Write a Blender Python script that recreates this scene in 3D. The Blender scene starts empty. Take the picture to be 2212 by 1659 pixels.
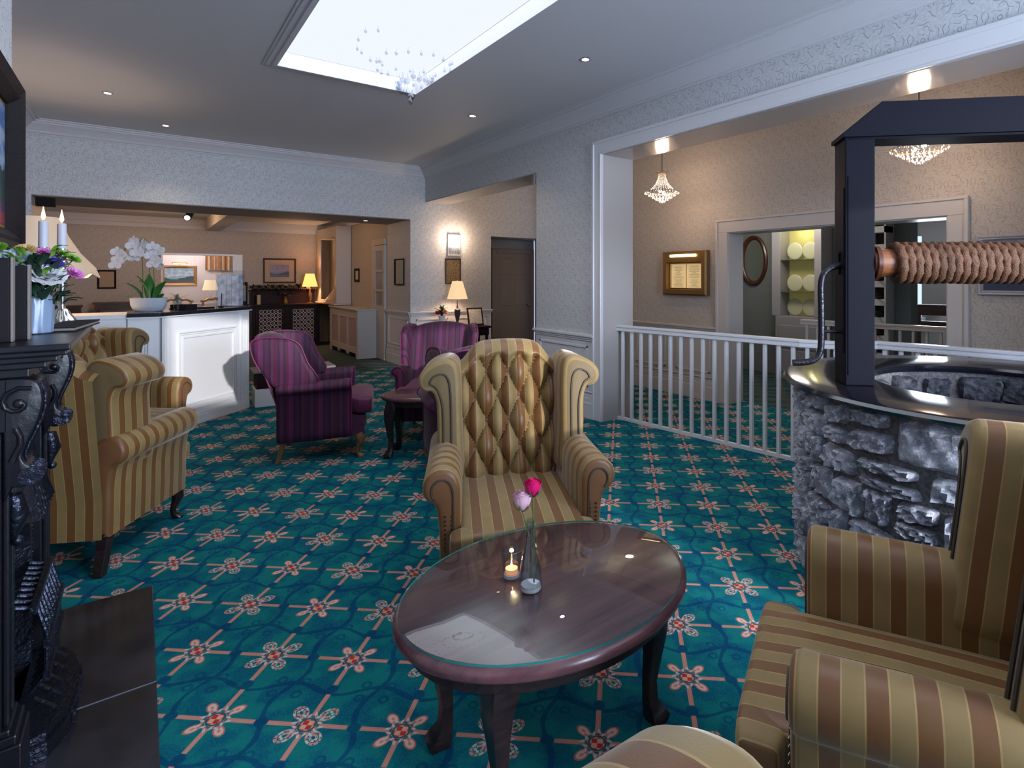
import bpy, bmesh, math, random
from mathutils import Vector, Matrix
R = random.Random(7)
pi = math.pi
sc = bpy.context.scene
COL = sc.collection

# ------------------------------------------------------------------ node maths
class N:
    def __init__(s, nt, v): s.nt = nt; s.v = v
    def op(s, o, *a):
        n = s.nt.nodes.new('ShaderNodeMath'); n.operation = o
        for i, x in enumerate((s,) + a):
            x = x.v if isinstance(x, N) else x
            if isinstance(x, (int, float)): n.inputs[i].default_value = x
            else: s.nt.links.new(x, n.inputs[i])
        return N(s.nt, n.outputs[0])
    def __add__(s, o): return s.op('ADD', o)
    __radd__ = __add__
    def __sub__(s, o): return s.op('SUBTRACT', o)
    def __mul__(s, o): return s.op('MULTIPLY', o)
    __rmul__ = __mul__
    def __truediv__(s, o): return s.op('DIVIDE', o)
    def neg(s): return s * -1
    def sin(s): return s.op('SINE')
    def cos(s): return s.op('COSINE')
    def abs(s): return s.op('ABSOLUTE')
    def frac(s): return s.op('FRACT')
    def floor(s): return s.op('FLOOR')
    def sqrt(s): return s.op('SQRT')
    def min(s, o): return s.op('MINIMUM', o)
    def max(s, o): return s.op('MAXIMUM', o)
    def atan2(s, o): return s.op('ARCTAN2', o)
    def step(s, a, b):                       # smooth 0..1 between a and b
        n = s.nt.nodes.new('ShaderNodeMapRange'); n.interpolation_type = 'SMOOTHSTEP'
        s.nt.links.new(s.v, n.inputs[0])
        if a < b: n.inputs[1].default_value = a; n.inputs[2].default_value = b
        else:
            n.inputs[1].default_value = b; n.inputs[2].default_value = a
            n.inputs[3].default_value = 1; n.inputs[4].default_value = 0
        return N(s.nt, n.outputs[0])

def new_mat(name):
    m = bpy.data.materials.new(name); m.use_nodes = True
    nt = m.node_tree; b = nt.nodes['Principled BSDF']
    return m, nt, b
def c4(c): return (c[0], c[1], c[2], 1)
def M(name, col, rough=.5, metal=0, emit=None, es=1, coat=0, bump=0, bscale=60, var=0, sheen=0, spec=.5):
    m, nt, b = new_mat(name)
    b.inputs['Base Color'].default_value = c4(col); b.inputs['Roughness'].default_value = rough
    b.inputs['Metallic'].default_value = metal; b.inputs['Coat Weight'].default_value = coat
    b.inputs['Specular IOR Level'].default_value = spec
    if sheen: b.inputs['Sheen Weight'].default_value = sheen
    if emit: b.inputs['Emission Color'].default_value = c4(emit); b.inputs['Emission Strength'].default_value = es
    if bump or var:
        tc = nt.nodes.new('ShaderNodeTexCoord'); nz = nt.nodes.new('ShaderNodeTexNoise')
        nz.inputs['Scale'].default_value = bscale; nz.inputs['Detail'].default_value = 4
        nt.links.new(tc.outputs['Object'], nz.inputs['Vector'])
        if bump:
            bp = nt.nodes.new('ShaderNodeBump'); bp.inputs['Strength'].default_value = bump; bp.inputs['Distance'].default_value = .01
            nt.links.new(nz.outputs[0], bp.inputs['Height']); nt.links.new(bp.outputs[0], b.inputs['Normal'])
        if var:
            mx = mixc(nt, N(nt, nz.outputs[0]).step(.35, .65), tuple(x * (1 - var) for x in col), tuple(min(1, x * (1 + var)) for x in col))
            nt.links.new(mx, b.inputs['Base Color'])
    return m
def mixc(nt, f, a, b):
    n = nt.nodes.new('ShaderNodeMix'); n.data_type = 'RGBA'
    for k, x in ((0, f), (6, a), (7, b)):
        if isinstance(x, N): x = x.v
        if isinstance(x, (int, float)): n.inputs[k].default_value = x
        elif isinstance(x, tuple): n.inputs[k].default_value = c4(x)
        else: nt.links.new(x, n.inputs[k])
    return n.outputs[2]
def coords(nt, kind='Object'):
    if kind == 'World': s = nt.nodes.new('ShaderNodeNewGeometry').outputs['Position']
    elif kind == 'UV': s = nt.nodes.new('ShaderNodeTexCoord').outputs['UV']
    else: s = nt.nodes.new('ShaderNodeTexCoord').outputs[kind]
    x = nt.nodes.new('ShaderNodeSeparateXYZ'); nt.links.new(s, x.inputs[0])
    return s, N(nt, x.outputs[0]), N(nt, x.outputs[1]), N(nt, x.outputs[2])
def noise(nt, vec, scale, detail=3, rough=.5):
    n = nt.nodes.new('ShaderNodeTexNoise'); n.inputs['Scale'].default_value = scale; n.inputs['Detail'].default_value = detail
    n.inputs['Roughness'].default_value = rough; nt.links.new(vec, n.inputs['Vector']); return N(nt, n.outputs[0])
def bumpto(nt, b, h, strength=.3, dist=.01):
    bp = nt.nodes.new('ShaderNodeBump'); bp.inputs['Strength'].default_value = strength; bp.inputs['Distance'].default_value = dist
    nt.links.new(h.v, bp.inputs['Height']); nt.links.new(bp.outputs[0], b.inputs['Normal'])

# ------------------------------------------------------------------ materials
def carpet_main():
    m, nt, b = new_mat('carpet'); pos, x, y, z = coords(nt, 'World')
    th = math.radians(-42.4); P = .3135
    # flower lattice turned against the walls, as laid in the room
    cx, cy = CARPET_O
    a = ((x - cx) * math.cos(th) + (y - cy) * math.sin(th)) / P
    q = ((y - cy) * math.cos(th) - (x - cx) * math.sin(th)) / P
    n1 = noise(nt, pos, 9, 4); n2 = noise(nt, pos, 160, 2)
    ia = (a + .5).floor(); iq = (q + .5).floor()
    u = a - ia; v = q - iq
    par = ((ia + iq) * .5).frac().step(.2, .3)
    au, av = u.abs(), v.abs()
    r = (u * u + v * v).sqrt()
    ang = v.atan2(u)
    teal = mixc(nt, n1.step(.40, .60), (.001, .082, .135), (.004, .150, .150))
    teal = mixc(nt, n2.step(.4, .62) * .35, teal, (.010, .21, .20))
    # dark blue vines running between the flowers, both ways
    su = a - a.floor() - .5 + (q * 2 * pi).sin() * .075
    sv = q - q.floor() - .5 + (a * 2 * pi + 1.2).sin() * .075
    w1 = su.abs()
    w2 = sv.abs()
    vine = (w1.min(w2) + (n1 - .5) * .06).step(.036, .022)
    cr = ((au - .5) * (au - .5) + av * av).sqrt().min(((av - .5) * (av - .5) + au * au).sqrt())
    cr2 = ((au - .36) * (au - .36) + (av - .40) * (av - .40)).sqrt()
    vine = vine.max(cr.step(.075, .055)).max((cr2 - .045).abs().step(.020, .010) * .8)
    c = mixc(nt, vine * .68, teal, (.0015, .032, .115))
    pink = (.56, .25, .185)
    bar = (av.min(au)).step(.030, .022) * (au.max(av)).step(.435, .42) * r.step(.12, .13)
    edge = (av.min(au) - .013).abs().step(.008, .003)
    barc = mixc(nt, edge * .4, pink, (.40, .13, .10))
    c = mixc(nt, bar, c, barc)
    # petals on the diagonals
    d1 = (au + av) * .7071; d2 = (au - av).abs() * .7071
    pe = (((d1 - .205) / .085) * ((d1 - .205) / .085) + (d2 / .055) * (d2 / .055)).sqrt()
    petA = pe.step(1.05, .95)
    cream = mixc(nt, pe.step(.80, .70), (.46, .15, .12), (.68, .43, .34))
    cream = mixc(nt, pe.step(.32, .24), cream, (.55, .22, .18))
    # lattice petals of the second flower
    pl = (((d1 - .215) / .10) * ((d1 - .215) / .10) + (d2 / .075) * (d2 / .075)).sqrt()
    petB = ((pl - .86).abs().step(.20, .12)).max((pl - .40).abs().step(.20, .10)) * ((d1 * 90).sin() * (d2 * 110).cos()).step(-.75, -.5)
    colB = mixc(nt, (d1 * 60).sin().step(-.1, .1), (.55, .24, .20), (.50, .50, .42))
    pet = petA * (par * -1 + 1); petb = petB * par
    c = mixc(nt, pet, c, cream); c = mixc(nt, petb, c, colB)
    sc1 = (r - .135 - (ang * 8).cos() * .022).abs().step(.026, .014)
    c = mixc(nt, sc1, c, mixc(nt, (ang * 16).sin().step(-.2, .2), (.50, .50, .45), (.50, .20, .18)))
    core = r.step(.105, .095)
    cc = mixc(nt, ((u * 55).sin() * (v * 55).sin()).step(-.15, .15), (.48, .028, .03), (.62, .36, .24))
    cc = mixc(nt, (r - .085).abs().step(.014, .008), cc, (.02, .10, .12))
    c = mixc(nt, core, c, cc)
    nt.links.new(c, b.inputs['Base Color']); b.inputs['Roughness'].default_value = .95; b.inputs['Specular IOR Level'].default_value = .1
    bumpto(nt, b, noise(nt, pos, 420, 2), .35, .004)
    return m
CARPET_O = (.660, 1.765)
def carpet_dark():
    m, nt, b = new_mat('carpet_striped'); pos, x, y, z = coords(nt, 'World')
    s = ((x * .8 + y * .6) * 26 + (x * 9).sin() * 1.2).sin()
    c = mixc(nt, s.step(-.2, .3), (.006, .028, .032), (.022, .07, .068))
    c = mixc(nt, ((x * .6 - y * .8) * 22).sin().step(.6, .8) * .5, c, (.06, .05, .04))
    nt.links.new(c, b.inputs['Base Color']); b.inputs['Roughness'].default_value = .95
    return m
def wallpaper(name, base, line, k=1.0):
    m, nt, b = new_mat(name); pos, x, y, z = coords(nt, 'World')
    W_, H_ = .19, .22
    h = (x + y) / W_; v = z / H_
    row = (v + .5).floor()
    h = h + (row * .5).frac()
    u = (h + .5).frac() - .5; w = (v + .5).frac() - .5
    r = (u * u + w * w).sqrt(); ang = w.atan2(u)
    L = (r - .055).abs().step(.014, .006)
    g = r + (ang * 4).cos() * .05
    gate = (ang * 4 + .8).cos().step(-.45, -.25)
    L = L.max((g - .20).abs().step(.013, .006) * gate)
    g2 = r + (ang * 6).sin() * .045
    L = L.max((g2 - .33).abs().step(.013, .006) * (ang * 3).cos().step(-.3, -.1))
    g3 = r + (ang * 8).cos() * .03
    L = L.max((g3 - .45).abs().step(.014, .006) * (ang * 5).sin().step(-.2, 0))
    n = noise(nt, pos, 60, 3)
    bc = mixc(nt, n.step(.35, .65), tuple(c * .9 for c in base), tuple(min(1, c * 1.06) for c in base))
    streak = (x + y) * 1.0
    c = mixc(nt, L * .85 * k, bc, line)
    nt.links.new(c, b.inputs['Base Color']); b.inputs['Roughness'].default_value = .55
    bumpto(nt, b, L * -1 + n * .4, .35, .004)
    return m
def stripes(name, pal, period, sheen=.3, rough=.6, satin=None):
    """woven stripes read along UV.x (metres); pal = [(start 0..1, colour)...]"""
    m, nt, b = new_mat(name); uv, u, v, _ = coords(nt, 'UV')
    f = (u / period).frac()
    cr = nt.nodes.new('ShaderNodeValToRGB'); cr.color_ramp.interpolation = 'CONSTANT'
    e = cr.color_ramp.elements
    while len(e) < len(pal): e.new(.5)
    for i, (p, c) in enumerate(pal): e[i].position = p; e[i].color = c4(c)
    nt.links.new(f.v, cr.inputs[0])
    tc = nt.nodes.new('ShaderNodeTexCoord').outputs['Object']
    n = noise(nt, tc, 14, 4)
    c = mixc(nt, n.step(.3, .7) * .3, cr.outputs[0], (pal[0][1][0] * .6, pal[0][1][1] * .6, pal[0][1][2] * .6))
    nt.links.new(c, b.inputs['Base Color']); b.inputs['Roughness'].default_value = rough
    b.inputs['Sheen Weight'].default_value = sheen; b.inputs['Sheen Roughness'].default_value = .35
    b.inputs['Sheen Tint'].default_value = (1, .93, .8, 1)
    if satin:
        rr = (f - satin[0]).step(-.01, .01) * (f - satin[1]).step(.01, -.01)
        nt.links.new((rr * -.22 + rough).v, b.inputs['Roughness'])
    bumpto(nt, b, noise(nt, tc, 500, 2), .12, .002)
    return m
def wood(name, a, c, rough=.35, scale=6, coat=0):
    m, nt, b = new_mat(name); tc, x, y, z = coords(nt, 'Object')
    mp = nt.nodes.new('ShaderNodeMapping'); mp.inputs['Scale'].default_value = (1, 9, 9); nt.links.new(tc, mp.inputs[0])
    n = noise(nt, mp.outputs[0], scale, 5, .6)
    nt.links.new(mixc(nt, n.step(.3, .7), a, c), b.inputs['Base Color'])
    b.inputs['Roughness'].default_value = rough; b.inputs['Coat Weight'].default_value = coat; b.inputs['Coat Roughness'].default_value = .05
    return m
def glassy(name, tint=(1, 1, 1), ior=1.45):
    """thin clear glass: fresnel mix of see-through and mirror"""
    m = bpy.data.materials.new(name); m.use_nodes = True; nt = m.node_tree; nt.nodes.clear()
    o = nt.nodes.new('ShaderNodeOutputMaterial'); mx = nt.nodes.new('ShaderNodeMixShader')
    fr = nt.nodes.new('ShaderNodeFresnel'); fr.inputs[0].default_value = ior
    t = nt.nodes.new('ShaderNodeBsdfTransparent'); t.inputs[0].default_value = c4(tint)
    g = nt.nodes.new('ShaderNodeBsdfGlossy'); g.inputs['Roughness'].default_value = .0
    gb = nt.nodes.new('ShaderNodeNewGeometry'); fac = N(nt, fr.outputs[0]) * (N(nt, gb.outputs['Backfacing']) * -1 + 1)
    nt.links.new(fac.v, mx.inputs[0]); nt.links.new(t.outputs[0], mx.inputs[1]); nt.links.new(g.outputs[0], mx.inputs[2])
    nt.links.new(mx.outputs[0], o.inputs[0]); return m
def solid_glass(name, col=(1, 1, 1), rough=0, ior=1.5):
    m, nt, b = new_mat(name); b.inputs['Base Color'].default_value = c4(col); b.inputs['Transmission Weight'].default_value = 1
    b.inputs['Roughness'].default_value = rough; b.inputs['IOR'].default_value = ior; return m
def emis(name, col, s):
    m = bpy.data.materials.new(name); m.use_nodes = True; nt = m.node_tree; nt.nodes.clear()
    o = nt.nodes.new('ShaderNodeOutputMaterial'); e = nt.nodes.new('ShaderNodeEmission')
    e.inputs[0].default_value = c4(col); e.inputs[1].default_value = s; nt.links.new(e.outputs[0], o.inputs[0]); return m
def shade_mat(name, col, glow, s):
    m, nt, b = new_mat(name); b.inputs['Base Color'].default_value = c4(col); b.inputs['Roughness'].default_value = .8
    b.inputs['Transmission Weight'].default_value = 0
    b.inputs['Emission Color'].default_value = c4(glow); b.inputs['Emission Strength'].default_value = s
    return m
def landscape(name, sky1, sky2, hill, ground, sea=None):
    """a painted view: sky, cloud, hill line, foreground, by object coordinates (x across, z up)"""
    m, nt, b = new_mat(name); tc, x, y, z = coords(nt, 'Generated')
    n = noise(nt, tc, 5, 5, .6); n2 = noise(nt, tc, 14, 4)
    c = mixc(nt, n.step(.42, .62), sky1, sky2)
    hl = (z - .42 + (x * 5).sin() * .10 + n2 * .16).step(.03, 0)
    c = mixc(nt, hl, c, hill)
    gl = (z - .22 + n * .1).step(.02, 0)
    c = mixc(nt, gl, c, ground)
    if sea: c = mixc(nt, (z - .12 + n2 * .05).step(.01, 0), c, sea)
    nt.links.new(c, b.inputs['Base Color']); b.inputs['Roughness'].default_value = .35
    return m
def stone_mat():
    m, nt, b = new_mat('field_stone'); tc, x, y, z = coords(nt, 'Object')
    n = noise(nt, tc, 3.5, 3); n2 = noise(nt, tc, 34, 8, .72); n3 = noise(nt, tc, 110, 4, .7)
    c = mixc(nt, n.step(.38, .62), (.17, .175, .21), (.34, .35, .40))
    c = mixc(nt, n2.step(.50, .60) * .85, c, (.60, .62, .68))
    c = mixc(nt, n3.step(.55, .68) * .6, c, (.05, .052, .07))
    nt.links.new(c, b.inputs['Base Color']); b.inputs['Roughness'].default_value = .8
    bumpto(nt, b, n2 * 1.0 + n3 * .5, .4, .012)
    b.inputs['Specular IOR Level'].default_value = .2
    return m

CARPET_O = (.660, 1.765)
m_carpet = carpet_main(); m_carpet2 = carpet_dark()
m_paper = wallpaper('damask_wallpaper', (.60, .61, .63), (.25, .27, .33))
m_paper2 = wallpaper('damask_wallpaper_warm_lit', (.47, .42, .37), (.22, .19, .18), .8)  # same paper with warm lamplight put into its colours
m_ceil = M('ceiling_paint', (.60, .60, .63), .6)
m_white = M('white_gloss_paint', (.70, .70, .73), .28)
m_cream = M('cream_paint', (.52, .48, .45), .35)
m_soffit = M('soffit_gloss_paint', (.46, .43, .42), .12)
m_taupe = M('taupe_paint', (.34, .30, .29), .4)
m_greyw = M('grey_green_wall', (.16, .18, .18), .6)
m_deskw = M('desk_white_paint', (.72, .73, .76), .3)
m_gap = M('dark_joint', (.03, .03, .035), .6)
GOLD, TAN, LINE = (.25, .163, .056), (.150, .058, .016), (.38, .24, .085)
m_gold = stripes('gold_tan_stripe', [(0, GOLD), (.46, LINE), (.50, TAN), (.96, LINE)], .084, .38, .66, (.5, .96))
m_goldplain = M('olive_gold_velvet', (.140, .088, .030), .65, sheen=.25, bump=.1, bscale=300)
m_tanplain = M('tan_satin', (.155, .062, .018), .55, sheen=.2)
m_pipe_dark = M('dark_piping', (.05, .035, .02), .6)
m_seam = M('gold_piping', (.50, .36, .14), .6)
PU = (.058, .0018, .030)
m_purple = stripes('magenta_stripe', [(0, PU), (.10, (.02, .002, .022)), (.17, (.070, .010, .050)), (.29, (.014, .002, .022)), (.35, PU), (.5, (.066, .011, .046)),
    (.58, (.014, .002, .02)), (.65, (.052, .003, .034)), (.78, (.018, .003, .03)), (.84, (.074, .013, .052)), (.93, (.12, .006, .08))], .21, .10, .7)
m_purplain = M('magenta_plain', (.095, .002, .045), .6, sheen=.2, bump=.1, bscale=300)
m_purpipe = M('pink_piping', (.14, .012, .07), .6)
m_legdark = wood('dark_leg_wood', (.010, .007, .008), (.028, .014, .013), .25)
m_legoak = wood('oak_leg_wood', (.16, .08, .035), (.26, .14, .07), .4)
m_stud = M('brass_stud', (.20, .15, .09), .3, 1)
m_table = wood('mahogany_top', (.075, .030, .036), (.15, .062, .066), .25, 2)
m_sheet = glassy('table_glass', (.93, .98, .97), 1.5)
m_green = M('glass_edge_green', (.02, .22, .20), .1, emit=None)
m_glass = glassy('clear_glass', (.84, .88, .92), 2.1)
m_water = glassy('water', (.90, .94, .95), 1.4)
m_crystal = glassy('crystal', (.80, .82, .86), 1.9)
m_crystal_s = M('crystal_solid', (.75, .70, .66), .1, .2, spec=1)
m_granite = M('black_granite', (.006, .007, .012), .13, var=.4, bscale=200, spec=.7)
m_blackwood = M('black_painted_timber', (.005, .005, .010), .55, bump=.04, bscale=30, spec=.07)
m_iron = M('black_iron', (.012, .012, .018), .34, .5, bump=.3, bscale=90)
m_castiron = M('polished_cast_iron', (.032, .036, .055), .30, .85, bump=.5, bscale=70)
m_fireblack = M('black_fire_surround', (.006, .006, .010), .34, bump=.15, bscale=40, spec=.35)
m_slate = M('slate_hearth', (.020, .020, .026), .16, var=.3, bscale=6)
m_grout = M('hearth_joint', (.16, .18, .23), .5)
m_stone = stone_mat()
m_mortar = M('mortar', (.11, .105, .11), .9, bump=.6, bscale=60, var=.3)
m_rope = M('tarred_rope', (.090, .033, .011), .7, bump=.5, bscale=160, var=.35)
m_drum = wood('drum_wood', (.12, .035, .012), (.22, .08, .03), .4)
m_brass = M('aged_brass', (.30, .18, .07), .35, .8)
m_giltw = M('gilt_wood', (.38, .20, .07), .4, .5, bump=.4, bscale=60)
m_silver = M('silver', (.62, .60, .56), .16, 1)
m_darkframe = M('black_brown_frame', (.010, .008, .010), .6, bump=.3, bscale=80, spec=.2)
m_brownframe = M('brown_frame', (.07, .04, .02), .4)
m_paperw = M('printed_paper', (.55, .53, .50), .8, var=.15, bscale=40)
m_cert = M('aged_certificate', (.20, .14, .07), .7, var=.4, bscale=50)
m_candle = M('candle_wax', (.50, .50, .56), .5)
m_flame = emis('flame', (1, .52, .18), 9)
m_wickglow = emis('tealight_flame', (1, .55, .2), 12)
m_shadebig = shade_mat('lit_cream_shade', (.7, .6, .48), (1, .62, .34), .14)
m_shadewarm = shade_mat('lit_amber_shade', (.7, .45, .2), (1, .48, .12), 1.1)
m_shadetab = shade_mat('lit_ivory_shade', (.6, .5, .4), (1, .66, .34), .55)
m_sconce = emis('lit_sconce_glass', (1, .86, .74), 2.6)
m_down = emis('downlight_lamp', (1, .93, .72), 12)
m_sky = emis('skylight_opal_panel', (.62, .66, .76), .93)
m_bulb = emis('bulb', (1, .80, .62), 25)
m_daypane = emis('daylit_pane', (.55, .68, .80), .9)
m_darkwood = wood('dark_carved_wood', (.010, .004, .006), (.022, .009, .012), .5)
m_darkwood.node_tree.nodes['Principled BSDF'].inputs['Specular IOR Level'].default_value = .15
m_thread = glassy('nylon_thread', (1, 1, 1), 1.03)
m_shadedoor = M('shaded_cream_door_paint', (.25, .19, .15), .5)  # cream door; recess shade and warm hall light put into the colour
m_fret = M('pale_fretwork', (.70, .62, .64), .6)
m_leaf = M('leaf_green', (.04, .16, .03), .4)
m_leafd = M('dark_foliage', (.010, .035, .018), .5)
m_lime = M('lime_leaf', (.16, .36, .03), .5)
m_petalw = M('white_petal', (.68, .67, .70), .5)
m_petalb = M('pale_blue_petal', (.34, .42, .47), .55)
m_petalv = M('violet_petal', (.06, .03, .26), .5)
m_petalp = M('pink_petal', (.62, .18, .50), .5)
m_petalr = M('crimson_petal', (.75, .008, .15), .45)
m_petalo = M('orange_petal', (.62, .22, .10), .5)
m_rosepink = M('rose_pink_petal', (.80, .48, .58), .5)
m_stem = M('stem', (.10, .16, .05), .5)
m_bluevase = M('blue_ribbed_ceramic', (.22, .30, .42), .3)
m_bowl = M('white_bowl', (.46, .51, .60), .3)
m_blackcover = M('black_cover', (.012, .010, .012), .75, spec=.2)
m_pages = M('cream_page_edge', (.22, .19, .17), .7)
m_acry = glassy('acrylic', (.86, .90, .95), 1.4)
m_leaflet = M('leaflet', (.50, .54, .62), .5, var=.25, bscale=18)
m_mirror = M('mirror_glass', (.55, .58, .50), .03, 1)
m_mahog = wood('mahogany_frame', (.035, .010, .004), (.09, .03, .012), .3)
m_cabglow = M('cabinet_interior', (.40, .38, .15), .6, emit=(.8, .72, .25), es=.05)
m_plate = M('cut_glass_plate', (.50, .52, .36), .2)
m_shelfglass = M('glass_shelf_edge', (.08, .10, .05), .2)
m_navy = M('navy_board', (.006, .012, .035), .5)
m_blacktop = M('dark_counter_top', (.012, .012, .018), .15, var=.5, bscale=90)
m_radgrille = M('radiator_grille', (.36, .29, .30), .6, bump=.5, bscale=200)
m_chairwood = wood('red_brown_chair_wood', (.05, .010, .006), (.11, .025, .015), .3)
m_water_well = M('well_bottom', (.01, .012, .02), .05)
m_curt = stripes('curtain_stripe', [(0, (.30, .13, .05)), (.45, (.55, .42, .28))], .12, 0, .8)
m_menu = M('menu_sheet', (.62, .50, .30), .7, emit=(1, .7, .3), es=.28)
m_tube = emis('picture_light_tube', (1, .72, .36), 5)

# ------------------------------------------------------------------ mesh builder
class MB:
    def __init__(s): s.v = []; s.f = []; s.uv = []; s.mi = []; s.M = Matrix.Identity(4)
    def add(s, vs, fs, uvs=None, mi=0):
        o = len(s.v)
        s.v += [s.M @ Vector(p) for p in vs]
        s.uv += uvs if uvs else [(p[0], p[2]) for p in vs]
        for f in fs: s.f.append([i + o for i in f]); s.mi.append(mi)
        return s
    nb = 0
    def box(s, x0, x1, y0, y1, z0, z1, mi=0):
        e = (s.nb % 11) * .00012; s.nb += 1
        x0 -= e; y0 -= e; x1 += e; y1 += e; z1 += e; z0 -= e if z0 > .002 or z0 < -.3 else 0
        vs = [(x, y, z) for z in (z0, z1) for y in (y0, y1) for x in (x0, x1)]
        fs = [(0, 2, 3, 1), (4, 5, 7, 6), (0, 1, 5, 4), (2, 6, 7, 3), (0, 4, 6, 2), (1, 3, 7, 5)]
        return s.add(vs, fs, None, mi)
    def loft(s, rings, cap=True, closed=True, mi=0, uvf=None):
        n = len(rings[0]); vs = [p for r in rings for p in r]; fs = []
        for j in range(len(rings) - 1):
            for i in range(n if closed else n - 1):
                k = (i + 1) % n
                fs.append((j * n + i, j * n + k, (j + 1) * n + k, (j + 1) * n + i))
        if cap: fs.append(tuple(range(n))[::-1]); fs.append(tuple((len(rings) - 1) * n + i for i in range(n)))
        return s.add(vs, fs, [uvf(p) for p in vs] if uvf else None, mi)
    def lathe(s, prof, c=(0, 0, 0), seg=24, sx=1, sy=1, mi=0):
        rings = [[(c[0] + r * sx * math.cos(2 * pi * i / seg), c[1] + r * sy * math.sin(2 * pi * i / seg), c[2] + z) for i in range(seg)] for r, z in prof]
        return s.loft(rings, True, True, mi)
    def ring_lathe(s, prof, c=(0, 0, 0), seg=48, mi=0):
        """closed cross-section swept round: no caps"""
        rings = [[(c[0] + r * math.cos(2 * pi * i / seg), c[1] + r * math.sin(2 * pi * i / seg), c[2] + z) for i in range(seg)] for r, z in prof + [prof[0]]]
        return s.loft(rings, False, True, mi)
    def tube(s, pts, r, seg=10, mi=0, sq=False, phase=0, sx=1):
        P = [Vector(p) for p in pts]; n = len(P)
        rs = r if isinstance(r, (list, tuple)) else [r] * n
        up = None; rings = []
        for i in range(n):
            t = (P[min(i + 1, n - 1)] - P[max(i - 1, 0)]).normalized()
            if up is None:
                up = Vector((0, 0, 1)) if abs(t.z) < .9 else Vector((0, 1, 0))
            a = t.cross(up); a.normalize(); b_ = a.cross(t).normalized(); up = b_
            ring = []
            for k in range(seg):
                an = 2 * pi * k / seg + phase; ca, sa = math.cos(an), math.sin(an)
                if sq: m_ = 1 / max(abs(ca), abs(sa)) if seg > 4 else 1; m_ = min(m_, 1.3)
                else: m_ = 1
                ring.append(tuple(P[i] + a * ca * rs[i] * m_ * sx + b_ * sa * rs[i] * m_))
            rings.append(ring)
        return s.loft(rings, True, True, mi)
    def ball(s, c, rx, ry=None, rz=None, seg=12, rings=8, mi=0):
        ry = ry or rx; rz = rz or rx
        rr = []
        for j in range(rings + 1):
            ph = pi * j / rings; q = max(math.sin(ph), .02)
            rr.append([(c[0] + rx * q * math.cos(2 * pi * i / seg), c[1] + ry * q * math.sin(2 * pi * i / seg), c[2] - rz * math.cos(ph)) for i in range(seg)])
        return s.loft(rr, True, True, mi)
    def grid(s, fn, nu, nv, mi=0):
        vs = []; uv = []; fs = []
        for j in range(nv + 1):
            for i in range(nu + 1):
                p, w = fn(i / nu, j / nv); vs.append(p); uv.append(w)
        for j in range(nv):
            for i in range(nu):
                a = j * (nu + 1) + i; fs.append((a, a + 1, a + nu + 2, a + nu + 1))
        return s.add(vs, fs, uv, mi)
    def pillow(s, x0, x1, y0, y1, z0, z1, e=.28, crown=0, nu=40, nv=20, along='x', mi=0):
        cx, cy, cz = (x0 + x1) / 2, (y0 + y1) / 2, (z0 + z1) / 2; hx, hy, hz = (x1 - x0) / 2, (y1 - y0) / 2, (z1 - z0) / 2
        sg = lambda w, p: math.copysign(abs(w) ** p, w)
        def fn(a, b_):
            th = 2 * pi * a; ph = pi * (b_ - .5)
            X = sg(math.cos(ph), e) * sg(math.cos(th), e); Y = sg(math.cos(ph), e) * sg(math.sin(th), e); Z = sg(math.sin(ph), e)
            cr = crown * (1 - X * X) * (1 - Y * Y) * max(Z, 0)
            p = (cx + hx * X, cy + hy * Y, cz + hz * Z + cr)
            return p, ((p[0], p[2]) if along == 'x' else (p[1], p[2]))
        return s.grid(fn, nu, nv, mi)
    def extrude(s, prof, a0, a1, mp, r=.015, us='a', cs='p', mi=0, mi_cap=None):
        """prof: closed 2D outline; mp(p, q, a) -> xyz ; rounded rims; stripes along a (us) or p"""
        n = len(prof)
        A = sum(prof[i][0] * prof[(i + 1) % n][1] - prof[(i + 1) % n][0] * prof[i][1] for i in range(n))
        sg = 1 if A > 0 else -1; nr = []
        for i in range(n):
            p, q = prof[i - 1], prof[(i + 1) % n]; dx, dy = q[0] - p[0], q[1] - p[1]; l = math.hypot(dx, dy) or 1
            nr.append((sg * dy / l, -sg * dx / l))
        def ring(a, ins): return [(prof[i][0] - nr[i][0] * ins, prof[i][1] - nr[i][1] * ins, a) for i in range(n)]
        rs = [ring(a0, r), ring(a0 + .3 * r, .3 * r), ring(a0 + r, 0), ring((a0 + a1) / 2, 0), ring(a1 - r, 0), ring(a1 - .3 * r, .3 * r), ring(a1, r)]
        ln = [0]
        for i in range(1, n + 1): ln.append(ln[-1] + math.hypot(prof[i % n][0] - prof[i - 1][0], prof[i % n][1] - prof[i - 1][1]))
        vs = []; uv = []; fs = []; w = n + 1
        for rg in rs:
            for i in range(n + 1):
                p = rg[i % n]; vs.append(mp(*p)); uv.append((p[2] if us == 'a' else (p[0] if us == 'p' else ln[i]), ln[i]))
        for j in range(len(rs) - 1):
            for i in range(n): fs.append((j * w + i, j * w + i + 1, (j + 1) * w + i + 1, (j + 1) * w + i))
        s.add(vs, fs, uv, mi)
        for rg in (rs[0], rs[-1]):
            s.add([mp(*p) for p in rg], [tuple(range(n))], [((p[0] if cs == 'p' else p[1]), p[1]) for p in rg], mi if mi_cap is None else mi_cap)
        return s
    def build(s, name, mats, parent=None, smooth=True, sharp=38, bevel=0, bseg=2, merge=1e-5):
        me = bpy.data.meshes.new(name)
        me.from_pydata([tuple(v) for v in s.v], [], s.f)
        ul = me.uv_layers.new(name='UVMap')
        idx = [0] * len(me.loops); me.loops.foreach_get('vertex_index', idx)
        fl = []
        for i in idx: fl += s.uv[i]
        ul.data.foreach_set('uv', fl)
        me.polygons.foreach_set('material_index', s.mi)
        bm = bmesh.new(); bm.from_mesh(me)
        if merge and smooth: bmesh.ops.remove_doubles(bm, verts=bm.verts, dist=merge)
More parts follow.
